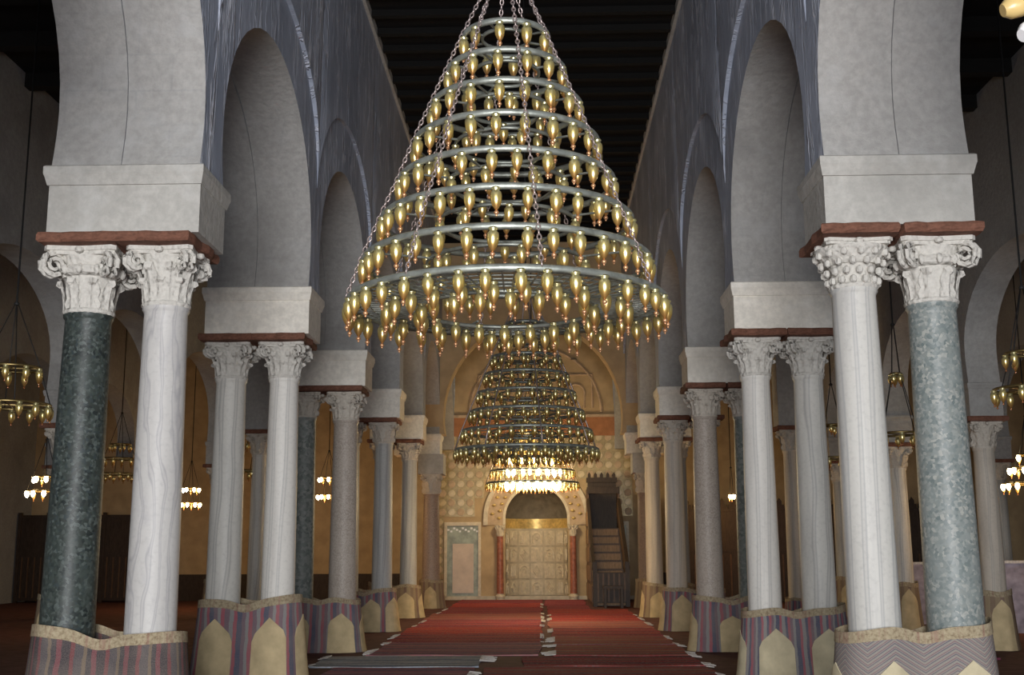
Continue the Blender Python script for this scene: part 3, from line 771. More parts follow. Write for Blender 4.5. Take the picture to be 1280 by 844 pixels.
# ------------------------------------------------------------------ mihrab wall
MX = -.20                                   # mihrab axis
NR = 1.02                                   # niche radius
def qibla():
    mb = MB(); fn = lambda u, v, d: (u, d, v)
    arc = [(MX + NR*math.cos(PI-PI*k/24), 2.62 + NR*math.sin(PI-PI*k/24)) for k in range(25)]
    mb.prism([(-17, 0), (MX-NR, 0)] + arc[:13] + [(MX, CZ), (-17, CZ)], fn, QY, QY+.3)
    mb.prism([(MX, CZ)] + arc[12:] + [(MX+NR, 0), (17, 0), (17, CZ)], fn, QY, QY+.3)
    me = mb.mesh('wall_mihrab', ['qibla_plaster', 'warm_plaster']); q = struct(link('wall_mihrab', me))
    # niche: panelled half cylinder and dark half dome
    n = MB(); n.grid(lambda u, v: (MX - NR*math.cos(PI*u), QY + NR*math.sin(PI*u), 2.3*v), 24, 1); n.build('niche_wall', 'mihrab_marble', q, True, fix=False)
    n = MB(); n.grid(lambda u, v: (MX - NR*math.cos(PI*u), QY + NR*math.sin(PI*u), 2.3 + .32*v), 24, 1); n.build('niche_band', 'gilt', q, True, fix=False)
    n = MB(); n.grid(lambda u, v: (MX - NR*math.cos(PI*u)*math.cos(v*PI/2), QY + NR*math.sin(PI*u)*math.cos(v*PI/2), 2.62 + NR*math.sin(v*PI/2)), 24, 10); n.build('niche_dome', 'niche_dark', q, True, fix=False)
    # carved panels: four rows, seven across
    for r in range(4):
        for c_ in range(7):
            a0 = PI*(c_+.07)/7; a1 = PI*(c_+.93)/7; z0 = .12 + r*.54; z1 = z0 + .48
            m = MB(); rr = NR-.02
            m.grid(lambda u, v: (MX - rr*math.cos(a0+(a1-a0)*u), QY + rr*math.sin(a0+(a1-a0)*u), z0+(z1-z0)*v), 4, 1)
            am = (a0+a1)/2; ctr = Vector((MX - (rr-.01)*math.cos(am), QY + (rr-.01)*math.sin(am), (z0+z1)/2))
            tx = Vector((math.sin(am), math.cos(am), 0)); kind = (r+c_) % 3
            if kind == 0:     # shell arch
                pts = [ctr + tx*.13*math.cos(t) + Vector((0,0,.02+.15*math.sin(t))) for t in [PI*k/8 for k in range(9)]]
                m.tube([ctr+tx*.13-Vector((0,0,.17))] + pts + [ctr-tx*.13-Vector((0,0,.17))], .024, 5)
                m.tube([ctr + tx*.06*math.cos(t) + Vector((0,0,.06*math.sin(t))) for t in [2*PI*k/8 for k in range(8)]], .020, 5, True)
            elif kind == 1:   # lozenge
                m.tube([ctr+tx*.12, ctr+Vector((0,0,.17)), ctr-tx*.12, ctr-Vector((0,0,.17))], .024, 5, True)
                m.tube([ctr+tx*.05, ctr+Vector((0,0,.07)), ctr-tx*.05, ctr-Vector((0,0,.07))], .020, 5, True)
            else:             # upright fluting
                for e in (-.1, -.035, .035, .1): m.tube([ctr+tx*e-Vector((0,0,.17)), ctr+tx*e+Vector((0,0,.17))], .020, 5)
            m.build('carved_panel', 'mihrab_relief', q, fix=False)
    # archivolt: gilded face and pale outer rim
    def half_ring(name, mat, r0, r1, y0, y1, zc, foot):
        m = MB(); N = 30; pts_o = [(MX-r1, foot)] + [(MX + r1*math.cos(PI-PI*k/N), zc + r1*math.sin(PI-PI*k/N)) for k in range(N+1)] + [(MX+r1, foot)]
        pts_i = [(MX-r0, foot)] + [(MX + r0*math.cos(PI-PI*k/N), zc + r0*math.sin(PI-PI*k/N)) for k in range(N+1)] + [(MX+r0, foot)]
        K = len(pts_o)
        for d in (y0, y1):
            for P_ in (pts_o, pts_i): m.v += [(u, d, v) for u, v in P_]
        for k in range(K-1):
            m.f += [(k, k+1, K+k+1, K+k), (2*K+k, 3*K+k, 3*K+k+1, 2*K+k+1), (k, 2*K+k, 2*K+k+1, k+1), (K+k, K+k+1, 3*K+k+1, 3*K+k)]
        m.f += [(0, K, 3*K, 2*K), (K-1, 2*K+K-1, 4*K-1, 2*K-1)]
        return m.build(name, mat, q)
    half_ring('archivolt', 'carved_stone', NR, 1.62, QY-.04, QY, 2.62, 2.4)
    half_ring('arch_rim', 'mihrab_relief', 1.60, 1.74, QY-.10, QY, 2.62, 2.4)
    half_ring('arch_inner_rim', 'mihrab_relief', NR-.01, NR+.08, QY-.08, QY, 2.62, 2.4)
    lo = MB().lathe([(0, -.05), (.05, -.03), (.075, 0), (.05, .03), (0, .05)], 8).mesh('gilt_boss', 'gilt', True)
    for k in range(17):
        for rr in (1.22, 1.45):
            a = PI*(k+.5*(rr > 1.3))/16
            if a > PI: continue
            link('gilt_boss', lo, q, (MX + rr*math.cos(a), QY-.05, 2.62 + rr*math.sin(a)))
    # lustre tiles: square tiles with a raised pale medallion
    p_ = .306; e_ = p_*.485
    def tile(mats):
        m = MB().box(-e_, e_, -.020, 0, -e_, e_); nb = len(m.f)
        N = 12; b = len(m.v); m.v += [(.112*math.cos(2*PI*k/N), -.034, .112*math.sin(2*PI*k/N)) for k in range(N)] + [(.125*math.cos(2*PI*k/N), -.019, .125*math.sin(2*PI*k/N)) for k in range(N)]
        m.f.append(tuple(b+k for k in range(N)))
        for k in range(N): m.f.append((b+k, b+(k+1) % N, b+N+(k+1) % N, b+N+k))
        me = m.mesh('lustre_tile', mats)
        for q_ in me.polygons: q_.material_index = 1 if q_.index >= nb else 0
        return me
    T = [tile(['lustre_tile', 'lustre_tile_light']), tile(['lustre_tile', 'carved_stone'])]
    for r in range(10):
        for c_ in range(21):
            x = -3.30 + c_*p_; z = 2.52 + r*p_
            if x > 2.85 or z > 5.3: continue
            if math.hypot(x-MX, z-2.62) < 1.80 + e_: continue
            if z - e_ < 2.52 and MX-3.1 < x < MX+3.1: continue
            link('lustre_tile', T[(r+c_) % 2], q, (x, QY, z))
    for r in range(-5, 1):
        link('lustre_tile', T[r % 2], q, (-3.40, QY, 2.5 + r*p_))
    MB().box(-3.6, 3.1, QY-.10, QY, 5.32, 5.95).build('frieze', 'red_band', q)
    MB().box(-3.6, 3.1, QY-.16, QY, 5.93, 6.02).build('cornice', 'carved_stone', q)
    MB().box(-3.62, -3.48, QY-.08, QY, .9, 5.32).build('gilt_strip', 'gilt', q)
    # carved upper wall: blind arches
    for (cx, z0, w_, h_) in ((1.15, 6.25, .55, .9), (-1.55, 6.25, .55, .9), (-.2, 6.25, .8, 1.2)):
        m = MB(); m.tube([(cx-w_, QY-.02, z0), (cx-w_, QY-.02, z0+h_*1.25), (cx+w_, QY-.02, z0+h_*1.25), (cx+w_, QY-.02, z0)], .045, 6)
        m.tube([(cx-w_*.5, QY-.02, z0)] + [(cx + w_*.55*math.cos(PI-PI*k/10), QY-.02, z0+h_*.55+w_*.55*math.sin(PI-PI*k/10)) for k in range(11)] + [(cx+w_*.5, QY-.02, z0)], .04, 6)
        m.build('blind_arch', 'carved_stone', q)
    m = MB(); m.tube([(MX + 2.2*math.cos(PI-PI*k/24), QY-.02, 6.1+2.2*math.sin(PI-PI*k/24)) for k in range(25)], .05, 6); m.build('blind_arch', 'carved_stone', q)
    for sx in (-1, 1):
        m = MB(); m.lathe([(0, -.04), (.09, -.03), (.12, 0), (.09, .03), (0, .04)], 10, (MX+sx*1.3, QY-.02, 7.9)); m.build('roundel', 'niche_dark', q)
    MB().box(-3.6, 3.1, QY-.05, QY, 0, .12).build('plinth', 'mihrab_marble', q)
    # framed marble panels either side of the niche
    for sx, pm in ((-1, 'pink_marble'), (1, 'pale_green_marble')):
        x0 = MX + sx*1.82; x1 = MX + sx*3.02; xa, xb = min(x0, x1), max(x0, x1)
        m = MB()
        m.box(xa, xb, QY-.10, QY, 2.38, 2.50).box(xa, xa+.09, QY-.10, QY, .12, 2.38).box(xb-.09, xb, QY-.10, QY, .12, 2.38)
        fr = m.build('panel_frame', 'mihrab_relief', q)
        MB().box(xa+.09, xb-.09, QY-.05, QY, .12, 2.38).build('marble_surround', 'green_marble' if sx < 0 else 'pale_green_marble', q)
        MB().box(xa+.27, xb-.24, QY-.08, QY, .22, 1.80).build('marble_panel', pm, q)
        if sx < 0:
            g = MB().box(-.035, .035, -.012, 0, -.03, .03).mesh('painted_glint', 'lamp_shade_white')  # small white chips standing for lamp reflections along the panel top
            for k in range(11): link('painted_glint', g, q, (xb-.12-.095*k, QY-.05, 2.25 + .05*((k*7) % 3-1)))
    # low reed dado along the aisle stretches of the wall
    MB().box(-17, -4.3, QY-.06, QY, 0, .85).build('dado', 'dark_wood', q)
    MB().box(3.7, 17, QY-.06, QY, 0, .85).build('dado', 'dark_wood', q)
    return q
Q = qibla()
for sx in (-1, 1):
    t = thing('mihrab_column', 'small red porphyry column beside the mihrab niche, next to the %s panel' % ('pink marble' if sx < 0 else 'pale green'), 'column', (MX+sx*(NR+.17), QY-.16, 0), 0, 'mihrab columns')
    MB().lathe([(.14, 0), (.14, .06), (.16, .08), (.16, .13), (.12, .17), (.125, .2)], 16).build('base', 'mihrab_relief', t, .6)
    MB().lathe([(.115, .2), (.11, 1.0), (.10, 2.05)], 16).build('shaft', 'red_porphyry', t, .7)
    link('capital', capital_mesh('capital', .33, .10, .16, 'plain', 'mihrab_relief'), t, (0, 0, 2.05))

# ------------------------------------------------------------------ minbar (stepped wooden pulpit)
def minbar():
    x0, x1, y0, y1 = 1.42, 2.46, 33.75, 38.2
    xc = (x0+x1)/2; hw = (x1-x0)/2
    t = thing('minbar', 'dark carved wooden stepped pulpit with crenellated top beside the mihrab', 'pulpit', (xc, y0, 0))
    L = y1-y0
    for s_ in (-1, 1):
        m = MB(); fn = lambda u, v, d: (d, u, v)
        m.prism([(0, 0), (L, 0), (L, 3.5), (L-.9, 3.5), (L-.9, 3.0), (.15, .95), (0, .95)], fn, s_*hw, s_*(hw-.06))
        sp = m.build('side_panel', 'minbar_wood', t)
        for r in range(5):
            for c_ in range(7):
                yy = .25 + c_*.62; zz = .12 + r*.55
                if zz + .45 > .95 + max(0, yy-.15)*.70 - .1: continue
                a = MB().box(min(s_*hw, s_*(hw+.02)), max(s_*hw, s_*(hw+.02)), yy, yy+.5, zz, zz+.44); a.build('carved_inset', 'tan_wood' if (r+c_) % 2 else 'minbar_wood', sp)
        MB().bar((s_*(hw-.03), 0, 1.05), (s_*(hw-.03), L-.9, 3.15), .09, .10).build('handrail', 'dark_wood', t)
        MB().box(s_*(hw-.06)-.06, s_*(hw-.06)+.06, -.06, .06, 0, 1.25).build('newel_post', 'dark_wood', t)
    N = 9
    for k in range(N):
        y_ = .35 + k*.36
        st = MB().box(-hw+.06, hw-.06, y_, L-.05, k*.25, (k+1)*.25).build('step', 'minbar_wood', t)
        MB().box(-hw+.10, hw-.10, y_-.02, y_, k*.25+.03, (k+1)*.25-.03).build('riser_panel', 'tan_wood', st)
    MB().box(-hw+.06, hw-.06, L-.12, L-.04, 2.25, 3.75).build('backrest', 'dark_wood', t)
    MB().box(-hw, hw, L-.95, L-.87, 3.35, 3.55).build('lintel', 'dark_wood', t)
    for k in range(5):
        x = -hw+.12 + k*(2*hw-.24)/4
        m = MB(); m.prism([(-.10, 0), (.10, 0), (.10, .16), (.05, .16), (.05, .26), (0, .34), (-.05, .26), (-.05, .16), (-.10, .16)], lambda u, v, d: (x+u, d, v), L-.12, L-.04)
        o_ = m.build('merlon', 'dark_wood', t); o_.location.z = 3.74
    g = MB().box(-hw+.06, hw-.06, -.02, .02, .10, .95).build('gate', 'dark_wood', t)
    for k in range(6):
        x = -hw+.14 + k*(2*hw-.28)/5; MB().box(x-.025, x+.025, -.045, -.02, .14, .92).build('gate_bar', 'minbar_wood', g)
minbar()
st = thing('stool', 'small dark wooden stool standing before the pulpit gate', 'stool', (1.95, 33.05, 0))
MB().box(-.28, .28, -.2, .2, .52, .60).build('seat', 'dark_wood', st)
for a in (-1, 1):
    for b in (-1, 1): MB().box(a*.23-.03, a*.23+.03, b*.15-.03, b*.15+.03, 0, .52).build('leg', 'dark_wood', st)

# ------------------------------------------------------------------ carved wooden screen (maqsura) and cabinet wall
def screen(name, label, cat, x0, x1, y, h, n, crest=True, mat='dark_wood'):
    t = thing(name, label, cat, ((x0+x1)/2, y, 0)); W = x1-x0; pw = W/n
    for k in range(n+1):
        x = -W/2 + k*pw; MB().box(x-.05, x+.05, -.06, .06, 0, h+.1).build('post', mat, t)
    for k in range(n):
        a = -W/2 + k*pw + .05; b = a + pw - .10
        p = MB().box(a, b, -.025, .025, .06, h).build('panel', mat, t)
        MB().box(a, b, -.05, .05, h*.55, h*.55+.08).build('rail', mat, t)
        for j in range(4):
            xx = a + (j+.5)*(b-a)/4; MB().box(xx-.02, xx+.02, -.05, -.02, .15, h*.52).build('baluster', 'minbar_wood', p)
        if crest:
            for j in range(3):
                xx = a + (j+.5)*(b-a)/3; s_ = (b-a)/7
                MB().prism([(-s_, 0), (s_, 0), (s_, .14), (s_*.5, .14), (s_*.5, .24), (0, .34), (-s_*.5, .24), (-s_*.5, .14), (-s_, .14)], lambda u, v, d: (xx+u, d, h+v), -.03, .03).build('merlon', mat, t)
    MB().box(-W/2, W/2, -.07, .07, h-.06, h+.02).build('top_rail', mat, t)
screen('wooden_screen', 'dark wooden screen with crenellated crest in the aisle behind the minbar', 'screen', 4.1, 12.6, 35.2, 2.75, 8)
screen('wooden_partition', 'tall dark plain wooden partition before the aisle wall opposite the minbar', 'partition', -16.9, -12.3, 37.6, 2.75, 5, False)

# upright patterned slabs standing in the right aisle
for (x, y, wd, h, rz, lab) in ((9.15, 22.9, .62, 1.30, -.25, 'upright purple-grey patterned panel by the outer aisle columns'), (8.15, 25.6, .50, 1.25, -.2, 'upright mauve panel behind the pale green breccia column')):
    t = thing('standing_panel', lab, 'panel', (x, y, 0), rz, 'upright panels')
    MB().box(-wd/2, wd/2, -.06, .06, 0, h).build('board', 'purple_panel', t)
    MB().box(-wd/2-.03, wd/2+.03, -.08, .08, h, h+.05).build('cap_strip', 'fringe_white', t)
    MB().box(-wd/2-.03, -wd/2, -.07, .07, 0, h).build('edge_strip', 'dark_wood', t)

# ------------------------------------------------------------------ chandeliers
def lamp_mesh(n=12, knob=False):
    prof = [(.029, .008), (.030, 0), (.0225, -.008), (.024, -.014), (.033, -.022), (.0365, -.038), (.036, -.060), (.032, -.084), (.024, -.106), (.013, -.124), (.006, -.136)]
    m = MB().lathe(prof, n)
    return m
LAMP = lamp_mesh(12).mesh('glass_lamp', 'amber_glass', True)
LAMP_FAR = lamp_mesh(8).lathe([(0, -.136), (.011, -.142), (.011, -.152), (0, -.158)], 6).mesh('glass_lamp', 'amber_glass', True)
BULB = lamp_mesh(8).mesh('glass_lamp', 'lit_bulb', True)
KNOB = MB().lathe([(.003, 0), (.010, -.004), (.0125, -.011), (.009, -.018), (.004, -.021), (.006, -.026), (.002, -.030)], 8).mesh('knob', 'copper_knob', True)
COLLAR = MB().lathe([(.024, 0), (.024, -.012)], 10).ring(.024, .004, .004, 10, (0, 0, -.012), 4).mesh('collar', 'old_brass', True)

def chain(a, b, link_l=.044, wr=.0055, lr=.012):
    """one chain of interlocking oval links from a to b"""
    a, b = Vector(a), Vector(b); d = b-a; L = d.length; d.normalize(); n = int(L/(link_l*.78))
    up = Vector((0,0,1)) if abs(d.z) < .9 else Vector((1,0,0)); x = d.cross(up).normalized(); y = x.cross(d)
    mb = MB()
    for k in range(n):
        c_ = a + d*(k+.5)*L/n; s_ = x if k % 2 else y; pts = []
        for j in range(8):
            t = 2*PI*j/8; pts.append(c_ + s_*lr*math.cos(t) + d*(link_l/2)*math.sin(t))
        # tube around the oval
        base = len(mb.v); nrm = s_.cross(d)
        for j in range(8):
            t = 2*PI*j/8; rad = (s_*math.cos(t)*1.0 + d*math.sin(t)).normalized()
            for q_ in range(4):
                an = 2*PI*q_/4; mb.v.append(tuple(pts[j] + rad*wr*math.cos(an) + nrm*wr*math.sin(an)))
        for j in range(8):
            for q_ in range(4): mb.f.append((base+j*4+q_, base+((j+1) % 8)*4+q_, base+((j+1) % 8)*4+(q_+1) % 4, base+j*4+(q_+1) % 4))
    return mb

TIERS = [(.293, 5.067), (.401, 4.814), (.508, 4.559), (.619, 4.295), (.720, 4.022), (.836, 3.745), (.950, 3.465), (1.045, 3.191)]
ZB = 3.191
def nave_chandelier(y, dz, label, near, lit=False, x=-.22):
    t = thing('tiered_chandelier', label, 'chandelier', (x, y, ZB+dz), 0, 'nave chandeliers')
    lamps = []
    rnd = random.Random(int(y*10))
    for k, (r, z) in enumerate(TIERS):
        zz = z-ZB; n = 96 if near else 48
        MB().ring(r, .016, .024, n, (0, 0, zz), 6).build('ring', 'chandelier_iron', t, True)
        ri = r*.56
        MB().ring(ri, .011, .015, 64 if near else 32, (0, 0, zz-(.035 if k == 7 else 0)), 5).build('inner_ring', 'chandelier_iron', t, True)
        ns = 8
        for j in range(ns):
            a = 2*PI*(j+.5)/ns; MB().bar((ri*math.cos(a), ri*math.sin(a), zz), (r*math.cos(a), r*math.sin(a), zz), .012).build('spoke', 'chandelier_iron', t)
        no = max(9, round(2*PI*r/.178))
        for j in range(no):
            a = 2*PI*(j+.3)/no + rnd.uniform(-.02, .02); lamps.append((r*math.cos(a), r*math.sin(a), zz-.02, k, 1))
        if k in (2, 3, 4, 5, 6):
            ni = max(5, round(2*PI*ri/.30))
            for j in range(ni):
                a = 2*PI*(j+.6)/ni; lamps.append((ri*math.cos(a), ri*math.sin(a), zz-.012, k, 0))
    # bottom grate: concentric bars and rungs between the outer and inner ring, with two more rows of lamps
    ro, ri = TIERS[7][0], TIERS[7][0]*.56
    for rr in (.66, .74, .82, .90, .97):
        MB().ring(rr, .006, .007, 72 if near else 36, (0, 0, -.02*(1-(rr-ri)/(ro-ri))-.004), 4).build('grate_ring', 'chandelier_iron', t, True)
    N = 84 if near else 42
    g = MB().bar((ri, 0, -.035), (ro, 0, -.004), .008).mesh('grate_bar', 'chandelier_iron')
    for j in range(N): link('grate_bar', g, t, (0, 0, 0), (0, 0, 2*PI*j/N))
    for rr, nn in ((.585, 20), (.80, 26)):
        for j in range(nn):
            a = 2*PI*(j+.2)/nn; lamps.append((rr*math.cos(a), rr*math.sin(a), -.035, 7, 1))
    for (lx, ly, lz, k, big) in lamps:
        on = lit and k >= 5 and ly < .25*TIERS[k][0] and abs(lx) < .62
        me = BULB if on else (LAMP if near else LAMP_FAR)
        o_ = link('glass_lamp', me, t, (lx, ly, lz), (rnd.uniform(-.03, .03), rnd.uniform(-.03, .03), rnd.uniform(0, 6)))
        s_ = rnd.uniform(.95, 1.05)*(1.0 if big else .9); o_.scale = (s_, s_, s_)
        if near: link('knob', KNOB, o_, (0, 0, -.134)).scale = (1.3,)*3
        if near: link('collar', COLLAR, o_, (0, 0, .012))
    # chains running down the cone and the hanging stem
    apex = TIERS[0][1]-ZB + .62
    for j in range(8):
        a = 2*PI*(j+.28)/8
        p0 = Vector((.03*math.cos(a), .03*math.sin(a), apex)); pts = [p0] + [Vector(((r+.012)*math.cos(a), (r+.012)*math.sin(a), z-ZB+.01)) for r, z in TIERS]
        mb = MB()
        if near:
            for p, q_ in zip(pts[:-1], pts[1:]):
                c_ = chain(p, q_); b = len(mb.v); mb.v += c_.v; mb.f += [tuple(b+i for i in f) for f in c_.f]
        else: mb.tube(pts, .010, 4)
        mb.build('chain', 'chain_metal', t, True)
    MB().lathe([(.0, apex-.06), (.05, apex-.04), (.06, apex), (.03, apex+.05), (.012, apex+.1), (.012, CZ-.01-ZB-dz)], 10).build('stem', 'wire_iron', t, True)
    if lit:
        l = bpy.data.lights.new('chandelier_glow', 'POINT'); l.energy = 190; l.color = (1, .74, .40); l.shadow_soft_size = .5
        lo = bpy.data.objects.new('chandelier_glow', l); COL.objects.link(lo); lo.location = (0, .2, -.45); lo.parent = t
    return t
nave_chandelier(7.5, 0, 'large tiered iron chandelier of unlit amber glass lamps before the sixth column pair', True)
nave_chandelier(16.95, -.17, 'tiered iron chandelier of unlit glass lamps, between the other two in the nave', False)
nave_chandelier(26.4, -.12, 'tiered iron chandelier with brightly lit bulbs hanging before the mihrab', False, True)

def aisle_chandelier(x, y, z, label, rings=((.44, 0), (.31, .42)), lit=0, power=60, top=AZ, per=.20, chains=4, tint=(1, .52, .18)):
    t = thing('ring_chandelier', label, 'chandelier', (x, y, z), 0, 'aisle chandeliers')
    rnd = random.Random(int(abs(x*13+y*7)))
    for (r, h) in rings:
        MB().ring(r, .014, .018, 40, (0, 0, h), 5).build('ring', 'old_brass', t, True)
        for j in range(2):
            a = PI*j/2+.3; MB().bar((-r*math.cos(a), -r*math.sin(a), h), (r*math.cos(a), r*math.sin(a), h), .012).build('cross_bar', 'old_brass', t)
        n = max(5, int(2*PI*r/per))
        for j in range(n):
            a = 2*PI*(j+rnd.random()*.2)/n
            on = lit and (math.sin(a) < .35)
            o_ = link('glass_lamp', BULB if on else LAMP_FAR, t, (r*math.cos(a), r*math.sin(a), h-.016)); o_.scale = (1.15,)*3 if not on else (1.25, 1.25, .85)
    ap = rings[-1][1] + .75
    for j in range(chains):
        a = 2*PI*(j+.35)/chains
        pts = [(.015*math.cos(a), .015*math.sin(a), ap)] + [(r*math.cos(a), r*math.sin(a), h) for (r, h) in reversed(rings)]
        MB().tube(pts, .007, 4).build('chain', 'wire_iron', t, True)
    MB().lathe([(.03, ap-.02), (.035, ap), (.012, ap+.03), (.010, top-z)], 6).build('wire', 'wire_iron', t, True)
    if lit:
        l = bpy.data.lights.new('lamp_glow', 'POINT'); l.energy = power*1.6; l.color = tint; l.shadow_soft_size = .35
        lo = bpy.data.objects.new('lamp_glow', l); COL.objects.link(lo); lo.location = (0, 0, -.35); lo.parent = t
    return t
R3 = ((.50, 0), (.38, .36), (.24, .70))
R2 = ((.30, 0), (.22, .26))
aisle_chandelier(-6.02, 12.9, 3.24, 'two-ring brass chandelier with amber glasses by the dark green breccia column')
aisle_chandelier(5.42, 12.9, 3.33, 'ring chandelier with glass lamps in the aisle beside the pale green breccia column', ((.38, 0), (.23, .40)))
aisle_chandelier(5.30, 17.3, 3.26, 'small dark ring chandelier hanging behind the pale cream-veined column', ((.34, 0), (.08, .9)))
aisle_chandelier(5.30, 21.2, 3.2, 'unlit ring chandelier beyond the grey-white banded column', ((.40, 0), (.2, .6)))
aisle_chandelier(-6.0, 24.3, 3.25, 'unlit ring chandelier beyond the smooth white marble column', ((.40, 0), (.2, .6)))
aisle_chandelier(-10.0, 27.3, 3.40, 'dark tiered ring chandelier against the orange wall by the partition', R3)
aisle_chandelier(-10.0, 23.2, 2.80, 'lit two-tier lamp cluster in the outer aisle behind the dark green column', ((.32, 0), (.22, .29)), 1, 9)
aisle_chandelier(-10.0, 33.0, 2.95, 'lit lamp cluster before the orange aisle wall, beside the wavy veined column', ((.28, 0), (.24, .42)), 1, 42)
aisle_chandelier(-5.95, 32.4, 3.12, 'lit two-ring lamp cluster in the inner aisle near the dome arch column', ((.30, 0), (.26, .48)), 1, 42)
aisle_chandelier(9.35, 22.6, 2.80, 'lit chandelier in the outer aisle on the minbar side', ((.50, 0), (.36, .30), (.2, .55)), 1, 25)
aisle_chandelier(5.32, 33.0, 3.10, 'single small lit lamp hanging before the wooden screen', ((.07, 0),), 1, 50, per=.4)

aisle_chandelier(-.20, 36.0, 4.35, 'added unseen ring chandelier under the dome, lighting the mihrab wall', ((.42, 0), (.30, .40)), 1, 135, CZ, tint=(1, .79, .47))  # fixture added out of sight to give the mihrab zone warm light

# clustered glass shades of a lamp hanging close by the right-hand nave arcade
t = thing('glass_shade_lamp', 'hanging lamp with brown, white and lime glass shades beside the nave arcade', 'lamp', (2.325, 5.0, 3.86))
shade = [(.012, .0), (.04, .02), (.055, .07), (.05, .12), (.03, .15)]
for (nm, mat, off, rx, ry) in (('brown_shade', 'lamp_shade_amber', (-.06, 0, .20), 0, -1.9), ('white_shade', 'lamp_shade_white', (-.02, -.02, .08), .2, -2.1), ('lime_shade', 'lamp_shade_lime', (.03, -.02, -.03), .1, -2.4)):
    s_ = MB().lathe(shade, 14).build(nm, mat, t, .8, off); s_.rotation_euler = (rx, ry, 0)
MB().tube([(.02, 0, -.05), (.02, 0, .15), (.025, 0, .35), (.025, 0, CZ-.02-3.86)], .010, 6).build('rod', 'old_brass', t, True)

# ------------------------------------------------------------------ rugs
def rug(x0, x1, y0, y1, mat, label, z=.0, rz=0.0, fringe=(1, 1), seed=0):
    rnd = random.Random(seed); xc, yc = (x0+x1)/2, (y0+y1)/2; W, D = x1-x0, y1-y0
    t = thing('rug', label, 'rug', (xc, yc, z), rz, 'rugs on the nave floor')
    nx, ny = 22, 8; ph = [rnd.uniform(0, 6) for _ in range(4)]; mb = MB(); uvs = []
    for top in (1, 0):
        for j in range(ny+1):
            for i in range(nx+1):
                u, v = i/nx, j/ny; x, y = (u-.5)*W, (v-.5)*D
                e = .02*math.sin(y*3+ph[0]) if i in (0, nx) else 0
                hh = .010 + .006*(1+math.sin(x*4+ph[1])*math.sin(y*5+ph[2])) + (.012*max(0, math.sin(y*6+ph[3])) if i in (0, nx) else 0)
                mb.v.append((x+e, y, hh if top else .001)); uvs.append((x+3, y+3))
    W1 = nx+1; K = W1*(ny+1)
    for j in range(ny):
        for i in range(nx):
            q_ = (j*W1+i, j*W1+i+1, (j+1)*W1+i+1, (j+1)*W1+i); mb.f.append(q_); mb.f.append(tuple(K+a for a in q_[::-1]))
    for i in range(nx): mb.f.append((i+1, i, K+i, K+i+1)); a = ny*W1+i; mb.f.append((a, a+1, K+a+1, K+a))
    for j in range(ny): a = j*W1; mb.f.append((a, a+W1, K+a+W1, K+a)); a = j*W1+nx; mb.f.append((a+W1, a, K+a, K+a+W1))
    me = mb.mesh('pile', mat, True, False); uvset(me, uvs); me.set_sharp_from_angle(angle=.9); link('pile', me, t)
    for e, sgn in zip(fringe, (-1, 1)):
        if not e: continue
        fb = MB(); n = int(D/.030); p0 = rnd.uniform(0, 6)
        for k in range(n):
            y = -D/2 + (k+.5)*D/n
            if math.sin(y*3.3+p0) + rnd.uniform(-.5, .5) < .15: continue
            l_ = rnd.uniform(.05, .14)*e
            fb.bar((sgn*(W/2-.03), y, .026), (sgn*(W/2+l_), y+rnd.uniform(-.03, .03), .012), .024, .012)
        if fb.v: fo = fb.build('fringe', 'fringe_white', t); fo['kind'] = 'stuff'
    return t
RL = [ # left of the middle seam
 (-3.0, -.35, 12.6, 14.72, 'rug_purple', 'dull purple rug by the purple striped mat'),
 (-2.9, -.95, 14.8, 16.5, 'rug_purple', 'dark purple-grey rug beside the blue-grey rug'),
 (-3.25, -.85, 16.4, 18.3, 'rug_grey', 'blue-grey rug with white fringe between the nave columns'),
 (-2.70, -.05, 18.2, 20.9, 'rug_purple', 'dark plum rug behind the blue-grey rug'),
 (-2.75, .05, 20.7, 23.0, 'rug_red', 'deep red rug behind the plum rug'),
 (-2.85, .0, 22.8, 25.1, 'rug_crimson', 'crimson rug spread between the third and fourth column pairs'),
 (-2.7, .05, 24.9, 27.5, 'rug_red', 'dark red rug opposite the cream marble columns'),
 (-2.8, .0, 27.3, 30.2, 'rug_brown', 'brown-red rug opposite the second column pair'),
 (-2.85, .0, 30.0, 33.2, 'rug_red', 'red rug before the dome arch'),
 (-3.0, -.05, 33.0, 35.8, 'rug_crimson', 'red rug under the dome arch'),
 (-3.1, .0, 35.6, 38.3, 'rug_red', 'dark red rug before the pink marble panel')]
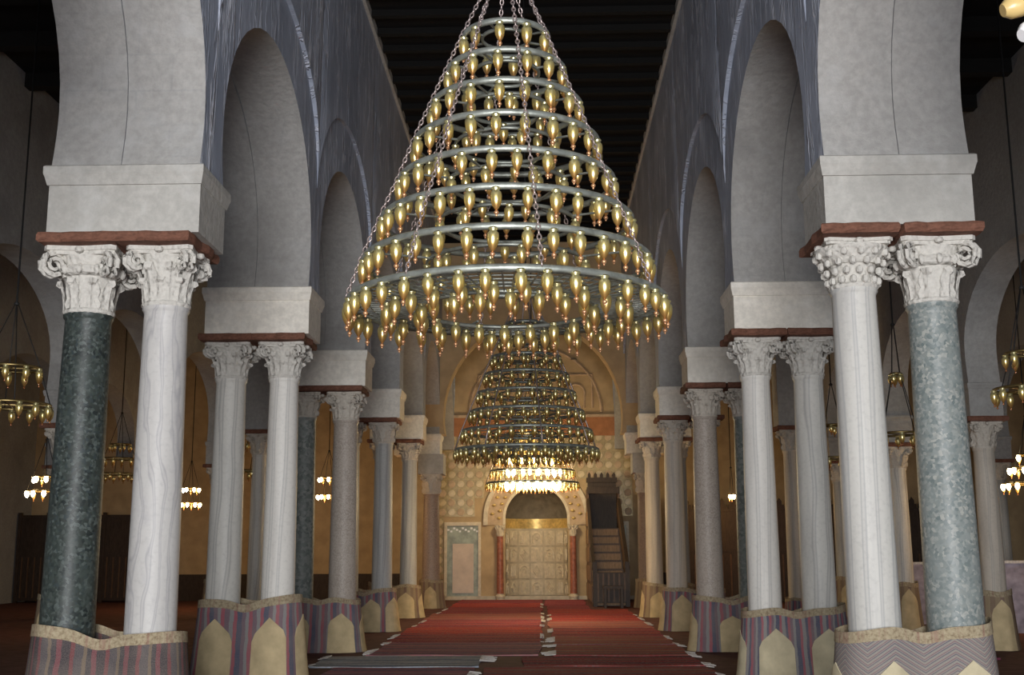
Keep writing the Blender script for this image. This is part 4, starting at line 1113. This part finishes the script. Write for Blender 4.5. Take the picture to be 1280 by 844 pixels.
RR = [
 (.0, 2.35, 12.4, 14.7, 'rug_grey', 'grey rug by the red and blue striped mat'),
 (-.80, 2.5, 14.6, 16.6, 'rug_brown', 'brown rug with scattered red bands'),
 (-.30, 2.55, 16.5, 18.2, 'rug_red', 'red banded rug between grey and brown rugs'),
 (.10, 2.65, 18.1, 20.3, 'rug_brown', 'brown-red rug with frayed white fringe at the seam'),
 (.12, 2.60, 20.2, 22.3, 'rug_brown', 'rust rug beside the deep red rug'),
 (.16, 2.55, 22.1, 24.6, 'rug_red', 'red rug beside the purple striped mat'),
 (.10, 2.50, 24.4, 26.9, 'rug_brown', 'rust red rug by the cream marble column'),
 (.16, 2.50, 26.7, 29.4, 'rug_crimson', 'bright red rug on the minbar side'),
 (.12, 2.45, 29.2, 32.0, 'rug_crimson', 'vivid crimson rug in front of the stool'),
 (.10, 2.4, 31.8, 34.6, 'rug_red', 'red rug at the foot of the pulpit'),
 (.05, 1.5, 34.5, 38.2, 'rug_red', 'dark red rug between mihrab and pulpit')]
def trim(r, lo, hi):
    far = r[2] < 18.0 and r[3] > 16.3
    return (max(r[0], lo) if not far else r[0], min(r[1], hi), r[2]+.13, r[3]-.11) + r[4:]
for k, r in enumerate(RL): rug(*trim(r, -2.77 if k < 8 else -2.64, -.03 if k != 2 else -.9), z=.001, rz=random.uniform(-.018, .018), fringe=((.6, 0), (0, 1), (.7, 1.5), (.9, 0), (.7, .3), (0, 0), (.5, .5), (0, .4), (.5, 0), (0, .4), (0, 0))[k], seed=k)
for k, r in enumerate(RR): rug(*trim(r, (.03 if k not in (0, 3, 4) else .17) if k not in (1, 2) else r[0], 2.24 if k < 9 else 1.28), z=.001, rz=random.uniform(-.018, .018), fringe=((1, 0), (0, .6), (0, 1), (1.5, .9), (1.1, .5), (.6, 0), (0, .7), (.6, .5), (0, 0), (0, 0), (0, 0))[k], seed=k+40)
MB().box(3.95, 6.6, 17.5, 23.4, 0, .03).build('aisle_runner', 'rug_red')
tag(bpy.data.objects['aisle_runner'], 'plain dark red runner along the inner aisle on the minbar side', 'rug')
